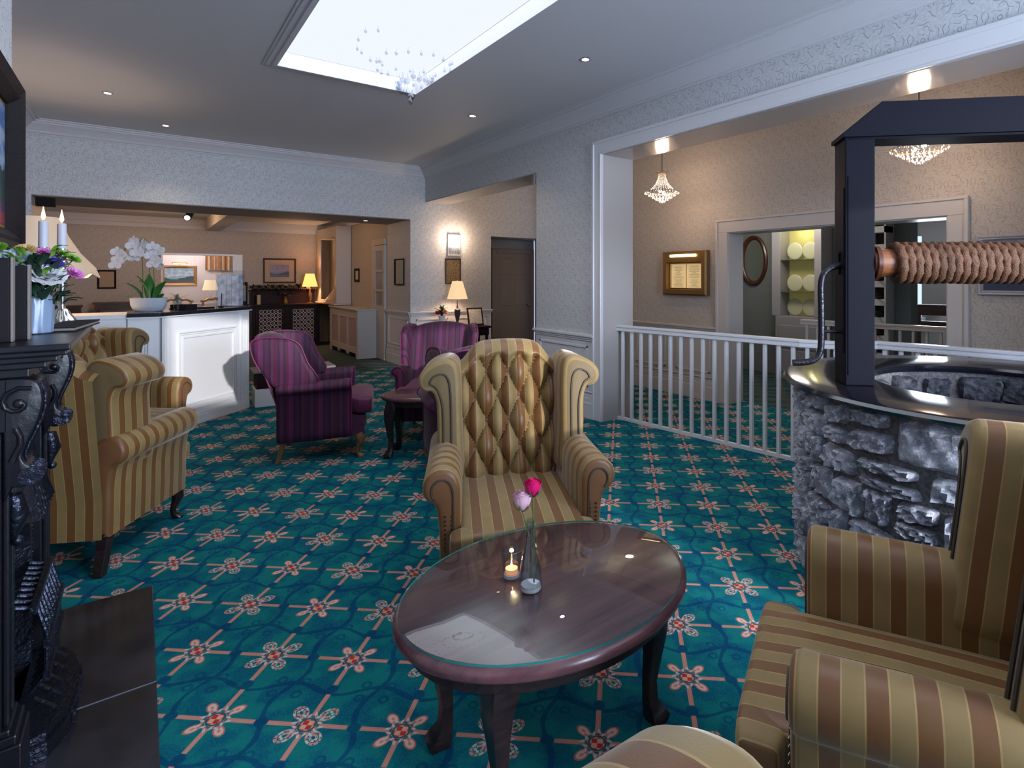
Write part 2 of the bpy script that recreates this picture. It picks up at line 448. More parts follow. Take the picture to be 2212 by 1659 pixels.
        bmesh.ops.recalc_face_normals(bm, faces=bm.faces); bm.to_mesh(me); bm.free()
        for m in (mats if isinstance(mats, (list, tuple)) else [mats]): me.materials.append(m)
        if smooth:
            me.polygons.foreach_set('use_smooth', [True] * len(me.polygons)); me.set_sharp_from_angle(angle=math.radians(sharp))
        o = bpy.data.objects.new(name, me); COL.objects.link(o)
        if parent: o.parent = parent
        if bevel:
            md = o.modifiers.new('bevel', 'BEVEL'); md.width = bevel; md.segments = bseg; md.limit_method = 'ANGLE'; md.angle_limit = math.radians(40)
        return o

def smoothline(pts, n=5, closed=True):
    out = []; L = len(pts)
    for i in range(L if closed else L - 1):
        p0, p1, p2, p3 = (pts[(i + k) % L] if closed else pts[max(0, min(L - 1, i + k))] for k in (-1, 0, 1, 2))
        for j in range(n):
            t = j / n
            out.append(tuple(.5 * (2 * b + (c - a) * t + (2 * a - 5 * b + 4 * c - d) * t * t + (3 * b - a - 3 * c + d) * t ** 3) for a, b, c, d in zip(p0, p1, p2, p3)))
    if not closed: out.append(pts[-1])
    return out
def tag(o, label, cat, group=None, kind=None):
    o['label'] = label; o['category'] = cat
    if group: o['group'] = group
    if kind: o['kind'] = kind
    return o
def thing(name, label, cat, loc=(0, 0, 0), rz=0, group=None):
    o = bpy.data.objects.new(name, None); COL.objects.link(o); o.location = loc; o.rotation_euler = (0, 0, rz); o.empty_display_size = .05
    return tag(o, label, cat, group)
def struct(o): o['kind'] = 'structure'; return o
def dup(root, loc, rz, label, group=None):
    r = root.copy(); COL.objects.link(r); r.location = loc; r.rotation_euler = (0, 0, rz); r['label'] = label
    if group: r['group'] = group
    for ch in list(root.children):
        c = ch.copy(); COL.objects.link(c); c.parent = r
        for g in list(ch.children):
            d = g.copy(); COL.objects.link(d); d.parent = c
    return r
def Rz(a, loc=(0, 0, 0)): return Matrix.Translation(loc) @ Matrix.Rotation(a, 4, 'Z')

ZC = 3.22
exec_parts = []
# ================================================================== the room
def wallbox(name, boxes, mat):
    mb = MB()
    for b in boxes: mb.box(*b)
    return struct(mb.build(name, mat, smooth=False))
wallbox('floor', [(-1.4, 5.6, -3.2, 9.0, -.1, 0)], m_carpet)
wallbox('floor.001', [(-1.4, 7.0, 9.0, 15.6, -.1, 0), (5.6, 12, -3.2, 9.0, -.1, 0)], m_carpet2)
SX0, SX1, SY0, SY1 = .885, 2.075, .5, 5.16
mb = MB()
for b in [(-1.4, SX0, -3.2, 9.0), (SX1, 6.5, -3.2, 9.0), (SX0, SX1, SY1, 9.0), (SX0, SX1, -3.2, SY0)]: mb.box(*b, ZC, ZC + .1)
struct(mb.build('ceiling', m_ceil, smooth=False))
# skylight: opal panel sitting just above the ceiling, moulded frame round the opening
mb = MB(); mb.box(SX0 - .05, SX1 + .05, SY0 - .05, SY1 + .05, ZC + .10, ZC + .12)
w = struct(mb.build('window_1', m_sky, smooth=False))
def frame_prof(name, mat, x0, x1, y0, y1, z, wd, h, parent=None):
    mb = MB()
    for k, (a, t) in enumerate(((0, h), (wd * .45, h * .6), (wd, h * .35))):
        pass
    rings = []
    for ins, dz in ((-.006, .10), (-.006, -h), (wd * .3, -h), (wd * .35, -h * .6), (wd * .75, -h * .6), (wd * .8, -h * .3), (wd, -h * .3), (wd, .02)):
        rings.append([(x0 - ins, y0 - ins, z + dz), (x1 + ins, y0 - ins, z + dz), (x1 + ins, y1 + ins, z + dz), (x0 - ins, y1 + ins, z + dz)])
    mb.loft(rings, False, True)
    return mb.build(name, mat, parent, smooth=False)
struct(frame_prof('trim_1', m_ceil, SX0, SX1, SY0, SY1, ZC, .09, .028))
# back wall with the wide opening to reception
YB = 8.745; XR = 3.667; XR2 = 4.08
wallbox('wall_back', [(-1.3, 3.42, YB, 9.80, 2.39, 3.3), (-1.3, -.955, YB, 9.80, 0, 2.39), (3.42, 4.88, YB, 9.80, 0, 3.3),
                      (4.88, 6.4, YB, 9.1, 2.18, 3.3), (6.04, 6.4, YB, 9.1, 0, 2.18)], m_paper)
wallbox('trim_2', [(-.955, 3.42, YB + .004, 9.80, 2.378, 2.39)], M('matt_taupe', (.30, .27, .27), .85))
# door recess on the back wall, six panel door
wallbox('wall_recess', [(4.86, 4.88, 9.0, 9.4, 0, 2.3), (4.86, 6.2, 9.38, 9.46, 0, 2.3), (4.88, 6.2, 9.1, 9.4, 2.18, 2.3)], m_taupe)
dr = thing('door_1', 'six-panel door with a brass knob in the dark recess beyond the armchairs', 'door', (5.70, 9.36, 0)); struct(dr)
mb = MB(); mb.box(-.38, .38, -.02, .02, 0, 1.92); mb.box(-.47, -.38, -.04, .02, 0, 2.01); mb.box(.38, .47, -.04, .02, 0, 2.01); mb.box(-.38, .38, -.04, .02, 1.92, 2.01)
mb.build('door_leaf', m_shadedoor, dr, smooth=False, bevel=.006)
for sx in (-1, 1):
    for z0, z1 in ((.15, .78), (.92, 1.42), (1.52, 1.82)):
        mb = MB(); cx = sx * .17; mb.box(cx - .12, cx + .12, -.032, -.018, z0, z1); mb.build('door_panel', m_shadedoor, dr, smooth=False, bevel=.012)
mb = MB(); mb.ball((.32, -.07, .92), .028); mb.tube([(.32, -.02, .92), (.32, -.07, .92)], .01); mb.build('door_handle', m_brass, dr)
# right wall: pier and lintels
wallbox('wall_right', [(XR, XR2, 4.31, 5.49, 0, 3.3), (XR, XR2, 5.49, YB, 2.69, 3.3), (XR, XR2, -.6, 4.31, 2.70, 3.3), (XR, XR2, -3.2, -.6, 0, 3.3)], m_paper)
# painted linings of the openings
wallbox('trim_3', [(XR + .004, XR2 + .004, 4.298, 4.31, 0, 2.70), (XR + .004, XR2 + .004, -.6, 4.31, 2.686, 2.70), (XR + .004, XR2 + .004, 5.49, YB, 2.676, 2.69),
                   (XR + .004, XR2 + .004, 5.49, 5.50, 0, 2.69)], m_soffit)
mb = MB()
for (o, d) in ((0, .022), (.02, .034), (.075, .026)):
    mb.box(XR - d, XR, 4.298 + o, 4.31 + .115 , 0, 2.81) if o == 0 else None
mb.box(XR - .024, XR + .01, 4.296, 4.425, 0, 2.70); mb.box(XR - .036, XR, 4.40, 4.43, 0, 2.83); mb.box(XR - .030, XR, 4.296, 4.315, 0, 2.70)
mb.box(XR - .024, XR + .01, -.6, 4.43, 2.69, 2.81); mb.box(XR - .036, XR, -.6, 4.43, 2.80, 2.83); mb.box(XR - .030, XR, -.6, 4.315, 2.69, 2.708)
struct(mb.build('trim_4', m_white, smooth=False, bevel=.006))
# left side: chimney breast, recess wall
wallbox('wall_left', [(-1.4, -1.05, -3.2, YB, 0, 3.3), (-1.05, -.40, .9, 3.15, 0, 3.3)], m_paper)
# rear wall behind the camera with two tall windows and a high one added for the desk's sun patch
RY = -2.9
wallbox('wall_front', [(-1.4, -.75, RY - .2, RY, 0, 3.3), (-.75, .05, RY - .2, RY, 0, 3.3), (.05, .95, RY - .2, RY, 0, 2.18), (.05, .95, RY - .2, RY, 3.10, 3.3), (.95, 1.45, RY - .2, RY, 0, 3.3),
                       (1.45, 3.45, RY - .2, RY, 0, .7), (1.45, 3.45, RY - .2, RY, 2.7, 3.3), (3.45, 6.0, RY - .2, RY, 0, 3.3)], m_paper)
mb = MB()
for x in (1.45, 2.1, 2.77, 3.41): mb.box(x, x + .04, RY - .12, RY - .06, .7, 2.7)
mb.box(1.45, 3.45, RY - .12, RY - .06, .7, .75); mb.box(1.45, 3.45, RY - .12, RY - .06, 2.65, 2.7); mb.box(1.45, 3.45, RY - .12, RY - .06, 1.68, 1.72)
struct(mb.build('window_2', m_white, smooth=False))
# hall beyond the big opening: far wall with cased doorway
XF = 5.3
wallbox('wall_far', [(XF, XF + .25, -3.2, 1.78, 0, 3.3), (XF, XF + .25, 4.0, 7.0, 0, 3.3), (XF, XF + .25, 1.78, 4.0, 1.97, 3.3), (XF + .25, 6.4, 6.9, 7.1, 0, 3.3), (6.3, 6.5, 7.0, 9.3, 0, 3.3)], m_paper2)
mb = MB()
for y0, y1 in ((1.65, 1.785), (3.995, 4.13)): mb.box(XF - .03, XF, y0, y1, 0, 1.965)
mb.box(XF - .03, XF, 1.65, 4.13, 1.965, 2.10); mb.box(XF - .045, XF, 1.63, 4.15, 2.09, 2.115); mb.box(XF - .045, XF, 1.63, 1.66, 0, 2.09); mb.box(XF - .045, XF, 4.12, 4.15, 0, 2.09)
mb.box(XF - .01, XF + .26, 3.985, 4.0, 0, 1.97); mb.box(XF - .01, XF + .26, 1.78, 1.795, 0, 1.97); mb.box(XF - .01, XF + .26, 1.78, 4.0, 1.955, 1.97)
struct(mb.build('trim_5', m_cream, smooth=False, bevel=.005))
# wainscot, dado rails and skirtings
def wains(name, segs, mat, z=.85, gap=.0):
    """segs: (x0,y0,x1,y1, nx,ny) run of wall with outward normal"""
    mb = MB()
    for x0, y0, x1, y1, nx, ny in segs:
        L = math.hypot(x1 - x0, y1 - y0); tx, ty = (x1 - x0) / L, (y1 - y0) / L
        def bx(a0, a1, d, z0, z1, d0=-.002):
            ps = [(x0 + tx * a + nx * dd, y0 + ty * a + ny * dd) for a, dd in ((a0, d0), (a1, d0), (a1, d), (a0, d))]
            mb.add([(p[0], p[1], z0) for p in ps] + [(p[0], p[1], z1) for p in ps], [(0, 3, 2, 1), (4, 5, 6, 7), (0, 1, 5, 4), (1, 2, 6, 5), (2, 3, 7, 6), (3, 0, 4, 7)])
        bx(0, L, .008, .2, z)
        bx(-.02, L + .02, .045, z - .012, z + .014); bx(-.01, L + .01, .030, z - .035, z - .012); bx(0, L, .02, z - .055, z - .035)
        bx(-.012, L + .012, .022, 0, .21); bx(0, L, .03, 0, .16); bx(0, L, .014, .21, .245); bx(0, L, .02, .262, .275)
        n = max(1, round(L / .8)); w_ = L / n
        if w_ > .3:
            for k in range(n):
                a, b = k * w_ + .09, (k + 1) * w_ - .09
                for q0, q1, za, zb in ((a, b, .32, .345), (a, b, z - .13, z - .105), (a, a + .025, .32, z - .105), (b - .025, b, .32, z - .105)): bx(q0, q1, .020, za, zb)
    return struct(mb.build(name, mat, smooth=False, bevel=.003, bseg=1))
wains('baseboard_back', [(3.42, YB, 4.88, YB, 0, -1), (3.42, 9.80, 3.42, YB, -1, 0)], m_white, .885)
wains('baseboard_right', [(XR, 5.49, XR, 4.43, -1, 0), (XR2, 5.49, XR, 5.49, 0, 1)], m_white, .85)
wains('baseboard_far', [(XF, 1.62, XF, -3.1, -1, 0), (XF, 7.0, XF, 4.16, -1, 0)], m_cream, .86)
# cornices
def cornice(name, runs):
    pr = [(0, 0), (0, -.16), (.015, -.16), (.02, -.145), (.035, -.14), (.045, -.115), (.08, -.075), (.115, -.045), (.12, -.03), (.145, -.03), (.15, -.012), (.18, -.012), (.18, 0)]
    mb = MB()
    for x0, y0, x1, y1, nx, ny, m0, m1 in runs:
        L = math.hypot(x1 - x0, y1 - y0); tx, ty = (x1 - x0) / L, (y1 - y0) / L
        rings = []
        for end in (0, 1):
            rings.append([((x1 if end else x0) + nx * d + tx * (m1 if end else m0) * d * (-1 if end else 1), (y1 if end else y0) + ny * d + ty * (m1 if end else m0) * d * (-1 if end else 1), ZC + z) for d, z in pr])
        mb.loft(rings)
    return struct(mb.build(name, m_ceil, smooth=False))
cornice('trim_6', [(-1.05, YB, XR, YB, 0, -1, 1, 1), (XR, YB, XR, RY, -1, 0, 1, 0), (-1.05, 3.15, -1.05, YB, 1, 0, 0, 1)])
cornice('trim_7', [(XF, 7.0, XF, RY, -1, 0, 0, 0), (XR2, RY, XR2, YB, 1, 0, 0, 0)])

# ------------------------------------------------------------------ reception room behind
YW = 13.6
wallbox('wall_reception', [(-1.6, .345, YW, YW + .2, 0, 2.7), (.345, 1.57, YW, YW + .2, 1.92, 2.7), (.345, 1.57, YW, YW + .2, 0, .80), (1.57, 3.8, YW, YW + .2, 0, 2.7),
                           (-1.8, -1.6, 9.8, 15.6, 0, 2.7), (3.42, 3.6, 9.8, 9.86, 0, 2.7), (3.42, 3.6, 10.42, YW, 0, 2.7), (3.42, 3.6, 9.86, 10.42, 2.06, 2.7), (-1.6, -.955, 9.78, 9.9, 0, 2.7)], m_paper2)
wallbox('ceiling_reception', [(-1.8, 3.8, 9.8, 15.6, 2.62, 2.7)], m_ceil)
wallbox('trim_8', [(1.05, 1.30, 9.8, YW, 2.40, 2.63), (-1.6, 3.42, 13.5, YW, 2.50, 2.62), (-1.6, 3.42, 13.56, YW, 2.42, 2.50), (3.34, 3.42, 9.8, YW, 2.50, 2.62)], m_ceil)
wallbox('wall_snug', [(-.2, 2.2, 15.3, 15.5, 0, 2.7), (-.3, -.2, YW + .2, 15.4, 0, 2.7), (2.1, 2.2, YW + .2, 15.4, 0, 2.7)], M('snug_wall', (.60, .55, .55), .6))
wallbox('trim_9', [(.33, .36, YW - .015, YW + .2, .80, 1.95), (1.555, 1.70, YW - .015, YW + .02, .0, 1.93), (1.555, 1.585, YW, YW + .2, .8, 1.93), (.33, 1.585, YW - .015, YW + .2, 1.90, 1.935)], m_white)
# glazed door in the side wall of reception
dr = thing('door_2', 'cream glazed door with small panes at the right of the reception opening', 'door', (3.40, 10.14, 0)); struct(dr)
mb = MB()
for y0, y1, z0, z1 in ((-.28, -.19, 0, 2.03), (.19, .28, 0, 2.03), (-.28, .28, 1.93, 2.03), (-.28, .28, 0, .95), (-.19, .19, 1.20, 1.24), (-.19, .19, 1.55, 1.59)): mb.box(-.02, .02, y0, y1, z0, z1)
mb.build('door_leaf', m_cream, dr, smooth=False, bevel=.004)
mb = MB(); mb.box(-.004, .004, -.19, .19, .95, 1.93); mb.build('glass_panes', M('frosted_pane', (.30, .33, .40), .2), dr, smooth=False)
wallbox('trim_10', [(3.38, 3.43, 10.42, 10.52, 0, 2.12), (3.38, 3.43, 9.86, 10.52, 2.04, 2.14)], m_cream)
wains('baseboard_reception', [(3.42, YW, 3.42, 10.52, -1, 0)], m_cream, .88)

# ------------------------------------------------------------------ rooms beyond the hall doorway
wallbox('wall_lobby', [(7.6, 7.8, 2.97, 6.4, 0, 2.7), (5.55, 7.8, 5.9, 6.1, 0, 2.7), (7.6, 7.8, .6, 1.6, 0, 2.7), (7.6, 7.8, 1.6, 2.97, 2.25, 2.7)], m_greyw)
wallbox('ceiling_lobby', [(5.5, 11.6, -.5, 6.4, 2.6, 2.7)], m_ceil)
wallbox('wall_dining', [(11.0, 11.2, -.5, 4.12, 0, 2.7), (11.0, 11.2, 4.6, 6.4, 0, 2.7), (11.0, 11.2, 4.12, 4.6, 0, .75), (11.0, 11.2, 4.12, 4.6, 2.2, 2.7), (7.8, 11, 5.8, 6.0, 0, 2.7), (5.5, 11, -.6, -.5, 0, 2.7)], M('dining_wall', (.40, .36, .33), .6))
# ================================================================== wing armchairs
def mapX(s):                                  # outline (x, z) drawn for the +x side, run along y
    return lambda p, q, a: (s * p, a, q)
def cab_leg(x, y, h, mat, parent, out=(1, -1), big=1.0, name='leg'):
    ox, oy = out; l = math.hypot(ox, oy) or 1; ox /= l; oy /= l
    prof = [(0, 0, .034), (.008, .15, .036), (.012, .3, .031), (.004, .5, .022), (-.004, .68, .0165), (-.002, .83, .016), (.008, .93, .022), (.014, .975, .026), (.014, 1, .024)]
    prof = [(p[0] * 1.6, p[1], p[2]) for p in prof]
    mb = MB(); mb.tube([(x + ox * a * big, y + oy * a * big, h * (1 - t)) for a, t, r in prof], [r * big for a, t, r in prof], 12)
    return mb.build(name, mat, parent)
def square_leg(x, y, h, mat, parent, dx=0, dy=.04, w=.024, name='leg'):
    mb = MB(); mb.loft([[(x + sx * w * k + dx * e, y + sy * w * k + dy * e, z) for sx, sy in ((-1, -1), (1, -1), (1, 1), (-1, 1))] for z, k, e in ((h, 1, 0), (0, .8, 1))])
    return mb.build(name, mat, parent, smooth=False, bevel=.004)

def gold_chair(label, loc, ang, group='gold striped wing armchairs', ref=None):
    """front faces local -Y"""
    rz = ang - (-pi / 2)
    if ref: return dup(ref, loc, rz, label, group)
    t = thing('wing_armchair', label, 'armchair', loc, rz, group)
    # tufted back ---------------------------------------------------------
    def crest(x):
        a = abs(x)
        return 1.118 - .105 * (1 / (1 + math.exp(-(a - .205) / .022))) - .012 * (a / .2) ** 2
    sx, sz = .057, .122
    def back(u, v):
        x = (u - .5) * 2 * (.275 + .035 * v)
        top = crest(x); z = .40 + (top - .40) * v
        yb = .215 + .135 * (z - .4) / .7
        # diamond tufting
        a, b_ = x / sx, (z - .465) / sz
        p, q = (a + b_) / 2, (a - b_) / 2
        h = (abs(math.sin(pi * p)) * abs(math.sin(pi * q))) ** .5
        edge = min(1, (1 - v) / .10); side = min(1, min(u, 1 - u) / .07)
        inside = min(1, max(0, (top - z - .055) / .03)) * side
        h = h * inside + (1 - inside) * .95
        puff = .062 * h + .015
        rnd = math.sqrt(max(0, 1 - (1 - min(edge, 1)) ** 2)); rs = math.sqrt(max(0, 1 - (1 - side) ** 2))
        y = yb - puff * (.25 + .75 * rnd) * (.3 + .7 * rs) + .05 * (1 - rnd)
        z2 = z
        return (x, y, z2), (x + .5, z)
    mb = MB(); mb.grid(back, 84, 110)
    mb.grid(lambda u, v: ((lambda x: ((x, .215 + .135 * (crest(x) - .4) / .7 + .03 + v * .055, crest(x) - v * v * .03), (x + .5, 1.2 + v * .08)))((u - .5) * 2 * .31)), 60, 4)
    b = mb.build('backrest', m_gold, t, sharp=75)
    # buttons
    mb = MB()
    for j in range(0, 6):
        for i in range(-5, 6):
            if (i + j) % 2: continue
            x = i * sx; z = .465 + j * sz
            if z > crest(x) - .08 or abs(x) > .26 or z < .5: continue
            mb = MB(); mb.ball((x, .215 + .135 * (z - .4) / .7 - .020, z), .009, .006, .009, 8, 6); mb.build('button', m_tanplain, b)
    # outside back
    def ob(u, v):
        w = .30 + .015 * v; x = (u - .5) * 2 * w
        z = .17 + (crest(x) - .025 - .17) * v
        y = .335 + .10 * max(0, (z - .35)) / .7 + .01 * math.sin(pi * u)
        return (x, y, z), (x / w * .33 + .5, z)
    mb = MB(); mb.grid(ob, 30, 30); mb.build('outside_back', m_gold, t)
    # wings ---------------------------------------------------------------
    wp = [(.278, .50), (.282, .70), (.286, .90), (.292, 1.0), (.308, 1.045), (.345, 1.066), (.395, 1.058), (.440, 1.036), (.474, 1.000), (.482, .962), (.468, .930), (.442, .918),
          (.420, .915), (.404, .885), (.396, .84), (.393, .74), (.388, .62), (.384, .50)]
    wp = smoothline(wp, 4)
    for s in (-1, 1):
        mb = MB()
        def mpw(p, q, a, s=s):                  # lean back with height
            lean = .12 * (q - .5); front = max(0, .64 - q) * .5
            return (s * (p - .052 + .018 * (.30 - a) / .29), a + lean, q - .012)
        mb.extrude(wp, .010, .30, mpw, .020, 'a', 'p', 0, 1)
        w_ = mb.build('wing', [m_gold, m_goldplain], t, sharp=60)
        inner = [(.322, .56), (.325, .8), (.33, .93), (.345, .985), (.375, 1.0), (.41, .985), (.425, .958)]
        mb = MB()
        mb.tube([(s * (p - .032), .006 + .12 * (q - .5), q - .012) for p, q in smoothline(inner, 4, False)], .0045, 6)
        mb.tube([(s * (p - .032), .006 + .12 * (q - .5), q - .012) for p, q in smoothline([(.36, .56), (.362, .80), (.372, .88), (.395, .935), (.425, .955)], 4, False)], .004, 6)
        mb.build('piping', m_pipe_dark, w_)
    # arms ----------------------------------------------------------------
    ap = [(.262, .30), (.262, .45), (.262, .56), (.268, .61), (.288, .648), (.325, .668), (.368, .664), (.402, .638), (.418, .598), (.412, .556), (.392, .532), (.372, .520),
          (.360, .49), (.352, .42), (.350, .32), (.346, .20), (.340, .175), (.268, .175), (.262, .22)]
    ap = smoothline(ap, 3)
    for s in (-1, 1):
        mb = MB()
        def mpa(p, q, a, s=s):
            fl = 0
            if q > .5: fl = .0
            return (s * (p - .020 + .03 * max(0, -a)), a + max(0, .5 - q) * .0, q + .035 * max(0, -a) * 0)
        mb.extrude(ap, -.35, .33, mpa, .022, 'a', 'p', 0, 1)
        a_ = mb.build('arm', [m_gold, m_tanplain], t, sharp=60)
        mb = MB()
        ip = smoothline([(.295, .20), (.295, .50), (.298, .58), (.318, .618), (.352, .624), (.378, .600), (.380, .565), (.366, .545)], 4, False)
        mb.tube([(s * (p - .010), -.352, q) for p, q in ip], .0045, 6); mb.build('piping', m_pipe_dark, a_)
        mb = MB()
        for k in range(16):
            mb.ball((s * .290, -.353, .205 + k * .018), .005, .004, .005, 6, 4); mb.ball((s * .318, -.353, .205 + k * .018), .005, .004, .005, 6, 4)
        mb.build('nailheads', m_stud, a_)
    # seat ----------------------------------------------------------------
    mb = MB(); mb.pillow(-.255, .255, -.475, .24, .31, .445, .22, .018, 56, 26); mb.pillow(-.30, .30, -.478, -.362, .312, .44, .3, .008, 44, 20); mb.build('seat_cushion', m_gold, t, sharp=80)
    mb = MB(); mb.extrude([(-.262, .17), (.262, .17), (.262, .32), (-.262, .32)], -.375, .30, lambda p, q, a: (p, a, q), .015, 'p', 'p'); mb.build('seat_frame', m_gold, t, sharp=50)
    for s in (-1, 1):
        cab_leg(s * .28, -.32, .18, m_legdark, t, (s, -1), 1.0)
        square_leg(s * .29, .29, .18, m_legdark, t, s * .01, .06, .026)
    return t

def purple_chair(label, loc, ang, ref=None, group='magenta striped wing armchairs'):
    rz = ang + pi / 2
    if ref: return dup(ref, loc, rz, label, group)
    t = thing('wing_armchair', label, 'armchair', loc, rz, group)
    def crest(x): return 1.01 - .05 * (abs(x) / .28) ** 2.2
    def lean(z): return .20 * max(0, z - .42) / .6
    mb = MB()
    def fr(u, v):
        x = (u - .5) * 2 * .27; z = .42 + (crest(x) - .42) * v
        e = min(1, (1 - v) / .08); rn = math.sqrt(max(0, 1 - (1 - e) ** 2))
        return (x, .16 + lean(z) - .05 * math.sin(pi * min(1, v * 1.05)) * 0 - .02 * rn + .045 * (1 - rn), z), (x, z)
    mb.grid(fr, 28, 30)
    mb.grid(lambda u, v: ((lambda x: ((x, .205 + lean(crest(x)) + v * .07, crest(x) - .02 * v * v), (x, 1.1 + v * .07)))((u - .5) * .54)), 28, 4)
    mb.build('backrest', m_purple, t, sharp=80)
    mb = MB()
    def ob(u, v):
        x = (u - .5) * 2 * (.29 + .03 * v); z = .18 + (crest(x * .85) - .02 - .18) * v
        return (x, .27 + lean(z) + .012, z), (x * .9, z)
    mb.grid(ob, 24, 24); o = mb.build('outside_back', m_purple, t)
    mb = MB(); mb.tube([(x, .282 + lean(crest(x * .85) - .02), crest(x * .85) - .02) for x in [(-.32 + .64 * k / 24) for k in range(25)]], .006, 6)
    for s in (-1, 1): mb.tube([(s * (.29 + .03 * v), .284 + lean(.18 + .77 * v), .18 + .77 * v) for v in [k / 10 for k in range(11)]], .006, 6)
    mb.build('piping', m_purpipe, o)
    # wing: outline in (y, z), thickness across x, flared outwards
    wo = smoothline([(.28, .58), (.43, .78), (.475, .94), (.42, .985), (.31, .99), (.20, .975), (.13, .93), (.10, .86), (.07, .78), (.02, .70), (.0, .645), (.03, .59)], 5)
    for s in (-1, 1):
        def mpw(p, q, a, s=s):
            f = .05 * max(0, min(1, (q - .6) / .3)) * max(0, (.36 - p) / .3)
            return (s * (a + f), p, q)
        mb = MB(); mb.extrude(wo, .262, .335, mpw, .028, 'p', 'p', 0, 0)
        w_ = mb.build('wing', m_purple if True else m_purplain, t, sharp=80)
        mb = MB(); mb.tube([mpw(p, q, .325) for p, q in wo[4:52]], .005, 6); mb.build('piping', m_purpipe, w_)
    ap = smoothline([(.262, .30), (.262, .55), (.27, .60), (.30, .63), (.34, .63), (.372, .60), (.372, .565), (.345, .545), (.335, .50), (.332, .35), (.33, .18), (.27, .175), (.262, .2)], 3)
    for s in (-1, 1):
        mb = MB(); mb.extrude(ap, -.24, .30, lambda p, q, a, s=s: (s * p, a, q + .045 * max(0, -a + .1)), .02, 'a', 'p', 0, 1)
        a_ = mb.build('arm', [m_purple, m_purplain], t, sharp=60)
        mb = MB(); mb.tube([(s * p, -.238, q + .045 * .34) for p, q in ap[3:33]], .005, 6); mb.build('piping', m_purpipe, a_)
    mb = MB(); mb.pillow(-.255, .255, -.38, .19, .34, .49, .25, .02, 44, 22); mb.pillow(-.31, .31, -.40, -.26, .345, .485, .3, .01, 44, 18)
    c_ = mb.build('seat_cushion', m_purplain, t, sharp=80)
    mb = MB(); mb.extrude([(-.30, .18), (.30, .18), (.30, .34), (-.30, .34)], -.335, .28, lambda p, q, a: (p, a, q), .012, 'p', 'p'); mb.build('seat_frame', m_purple, t, sharp=50)
    for s in (-1, 1):
        cab_leg(s * .28, -.29, .19, m_legoak, t, (s * .5, -1), 1.05)
        square_leg(s * .27, .25, .19, m_legoak, t, 0, .05, .02)
    return t

c0 = gold_chair('gold striped wing armchair with a tufted back, facing the camera behind the oval table', (1.419, 2.321, 0), math.radians(-115.3))
gold_chair('gold striped wing armchair at the right edge in front of the stone well', (1.525, .489, 0), math.radians(116.8), ref=c0)
gold_chair('gold striped wing armchair seen from behind, next to the black fireplace', (-.237, 4.031, 0), math.radians(60), ref=c0)
gold_chair('gold striped wing armchair facing right, between the fireside chair and reception desk', (-.19, 5.40, 0), math.radians(-44), ref=c0)
gold_chair('gold armchair cut by the bottom edge, only its rounded wing top showing', (.048, -.018, 0), math.radians(-179.3), ref=c0)
p0 = purple_chair('magenta striped wing armchair seen from its side, by the reception desk', (1.214, 5.042, 0), math.radians(-18.6))
purple_chair('magenta striped wing armchair facing forward in front of the console with the lamp', (2.217, 4.994, 0), math.radians(-122.3), ref=p0)
purple_chair('magenta armchair seen from behind, mostly hidden by the tufted gold armchair', (1.94, 3.72, 0), math.radians(75.5), ref=p0)

# ================================================================== oval tables
def oval_table(t, a, b, h, legs, glass=True, seg=72):
    def er(s, z): return [((a + s) * math.cos(2 * pi * i / seg), (b + s) * math.sin(2 * pi * i / seg), z) for i in range(seg)]
    g = .008 if glass else 0
    mb = MB(); mb.loft([er(s, z) for s, z in ((-.02, h - g - .042), (-.004, h - g - .040), (.004, h - g - .030), (.004, h - g - .016), (-.001, h - g - .008), (-.006, h - g - .004), (-.012, h - g), )])
    mb.build('tabletop', m_table, t, sharp=50)
    mb = MB(); mb.loft([er(-.035, h - g - .085), er(-.035, h - g - .042)]); mb.build('apron', m_legdark, t)
    if glass:
        mb = MB(); mb.loft([er(-.010, h - g + .0006), er(-.008, h - .001), er(-.011, h)]); gl = mb.build('glass_sheet', m_sheet, t, sharp=50)
        mb = MB(); mb.loft([er(-.0075, h - g + .001), er(-.0075, h - .0015)], False); mb.build('glass_edge', m_green, gl)
    for x, y in legs:
        l = math.hypot(x, y); ox, oy = x / l, y / l; H = h - g - .042
        pr = [(-.02, 0, .040), (-.012, .08, .045), (.002, .2, .044), (.012, .34, .033), (.006, .52, .024), (-.004, .70, .0185), (-.002, .84, .020), (.012, .925, .030), (.022, .97, .034), (.022, 1, .026)]
        mb = MB(); mb.tube([(x + ox * p, y + oy * p, H * (1 - q)) for p, q, r in pr], [r for p, q, r in pr], 16, sq=True)
        mb.build('leg', m_legdark, t, sharp=50)
t = thing('coffee_table', 'oval dark mahogany coffee table with a glass top, before the tufted armchair', 'table', (1.032, 1.465, 0), .01)
oval_table(t, .487, .368, .5, [(.285, -.165), (-.285, -.165), (.285, .165), (-.285, .165)])
t = thing('side_table', 'small dark oval table between the magenta armchairs', 'table', (1.80, 4.47, 0), math.radians(-38))
oval_table(t, .28, .20, .5, [(.18, .10), (-.18, .10), (.18, -.10), (-.18, -.10)], False, 40)
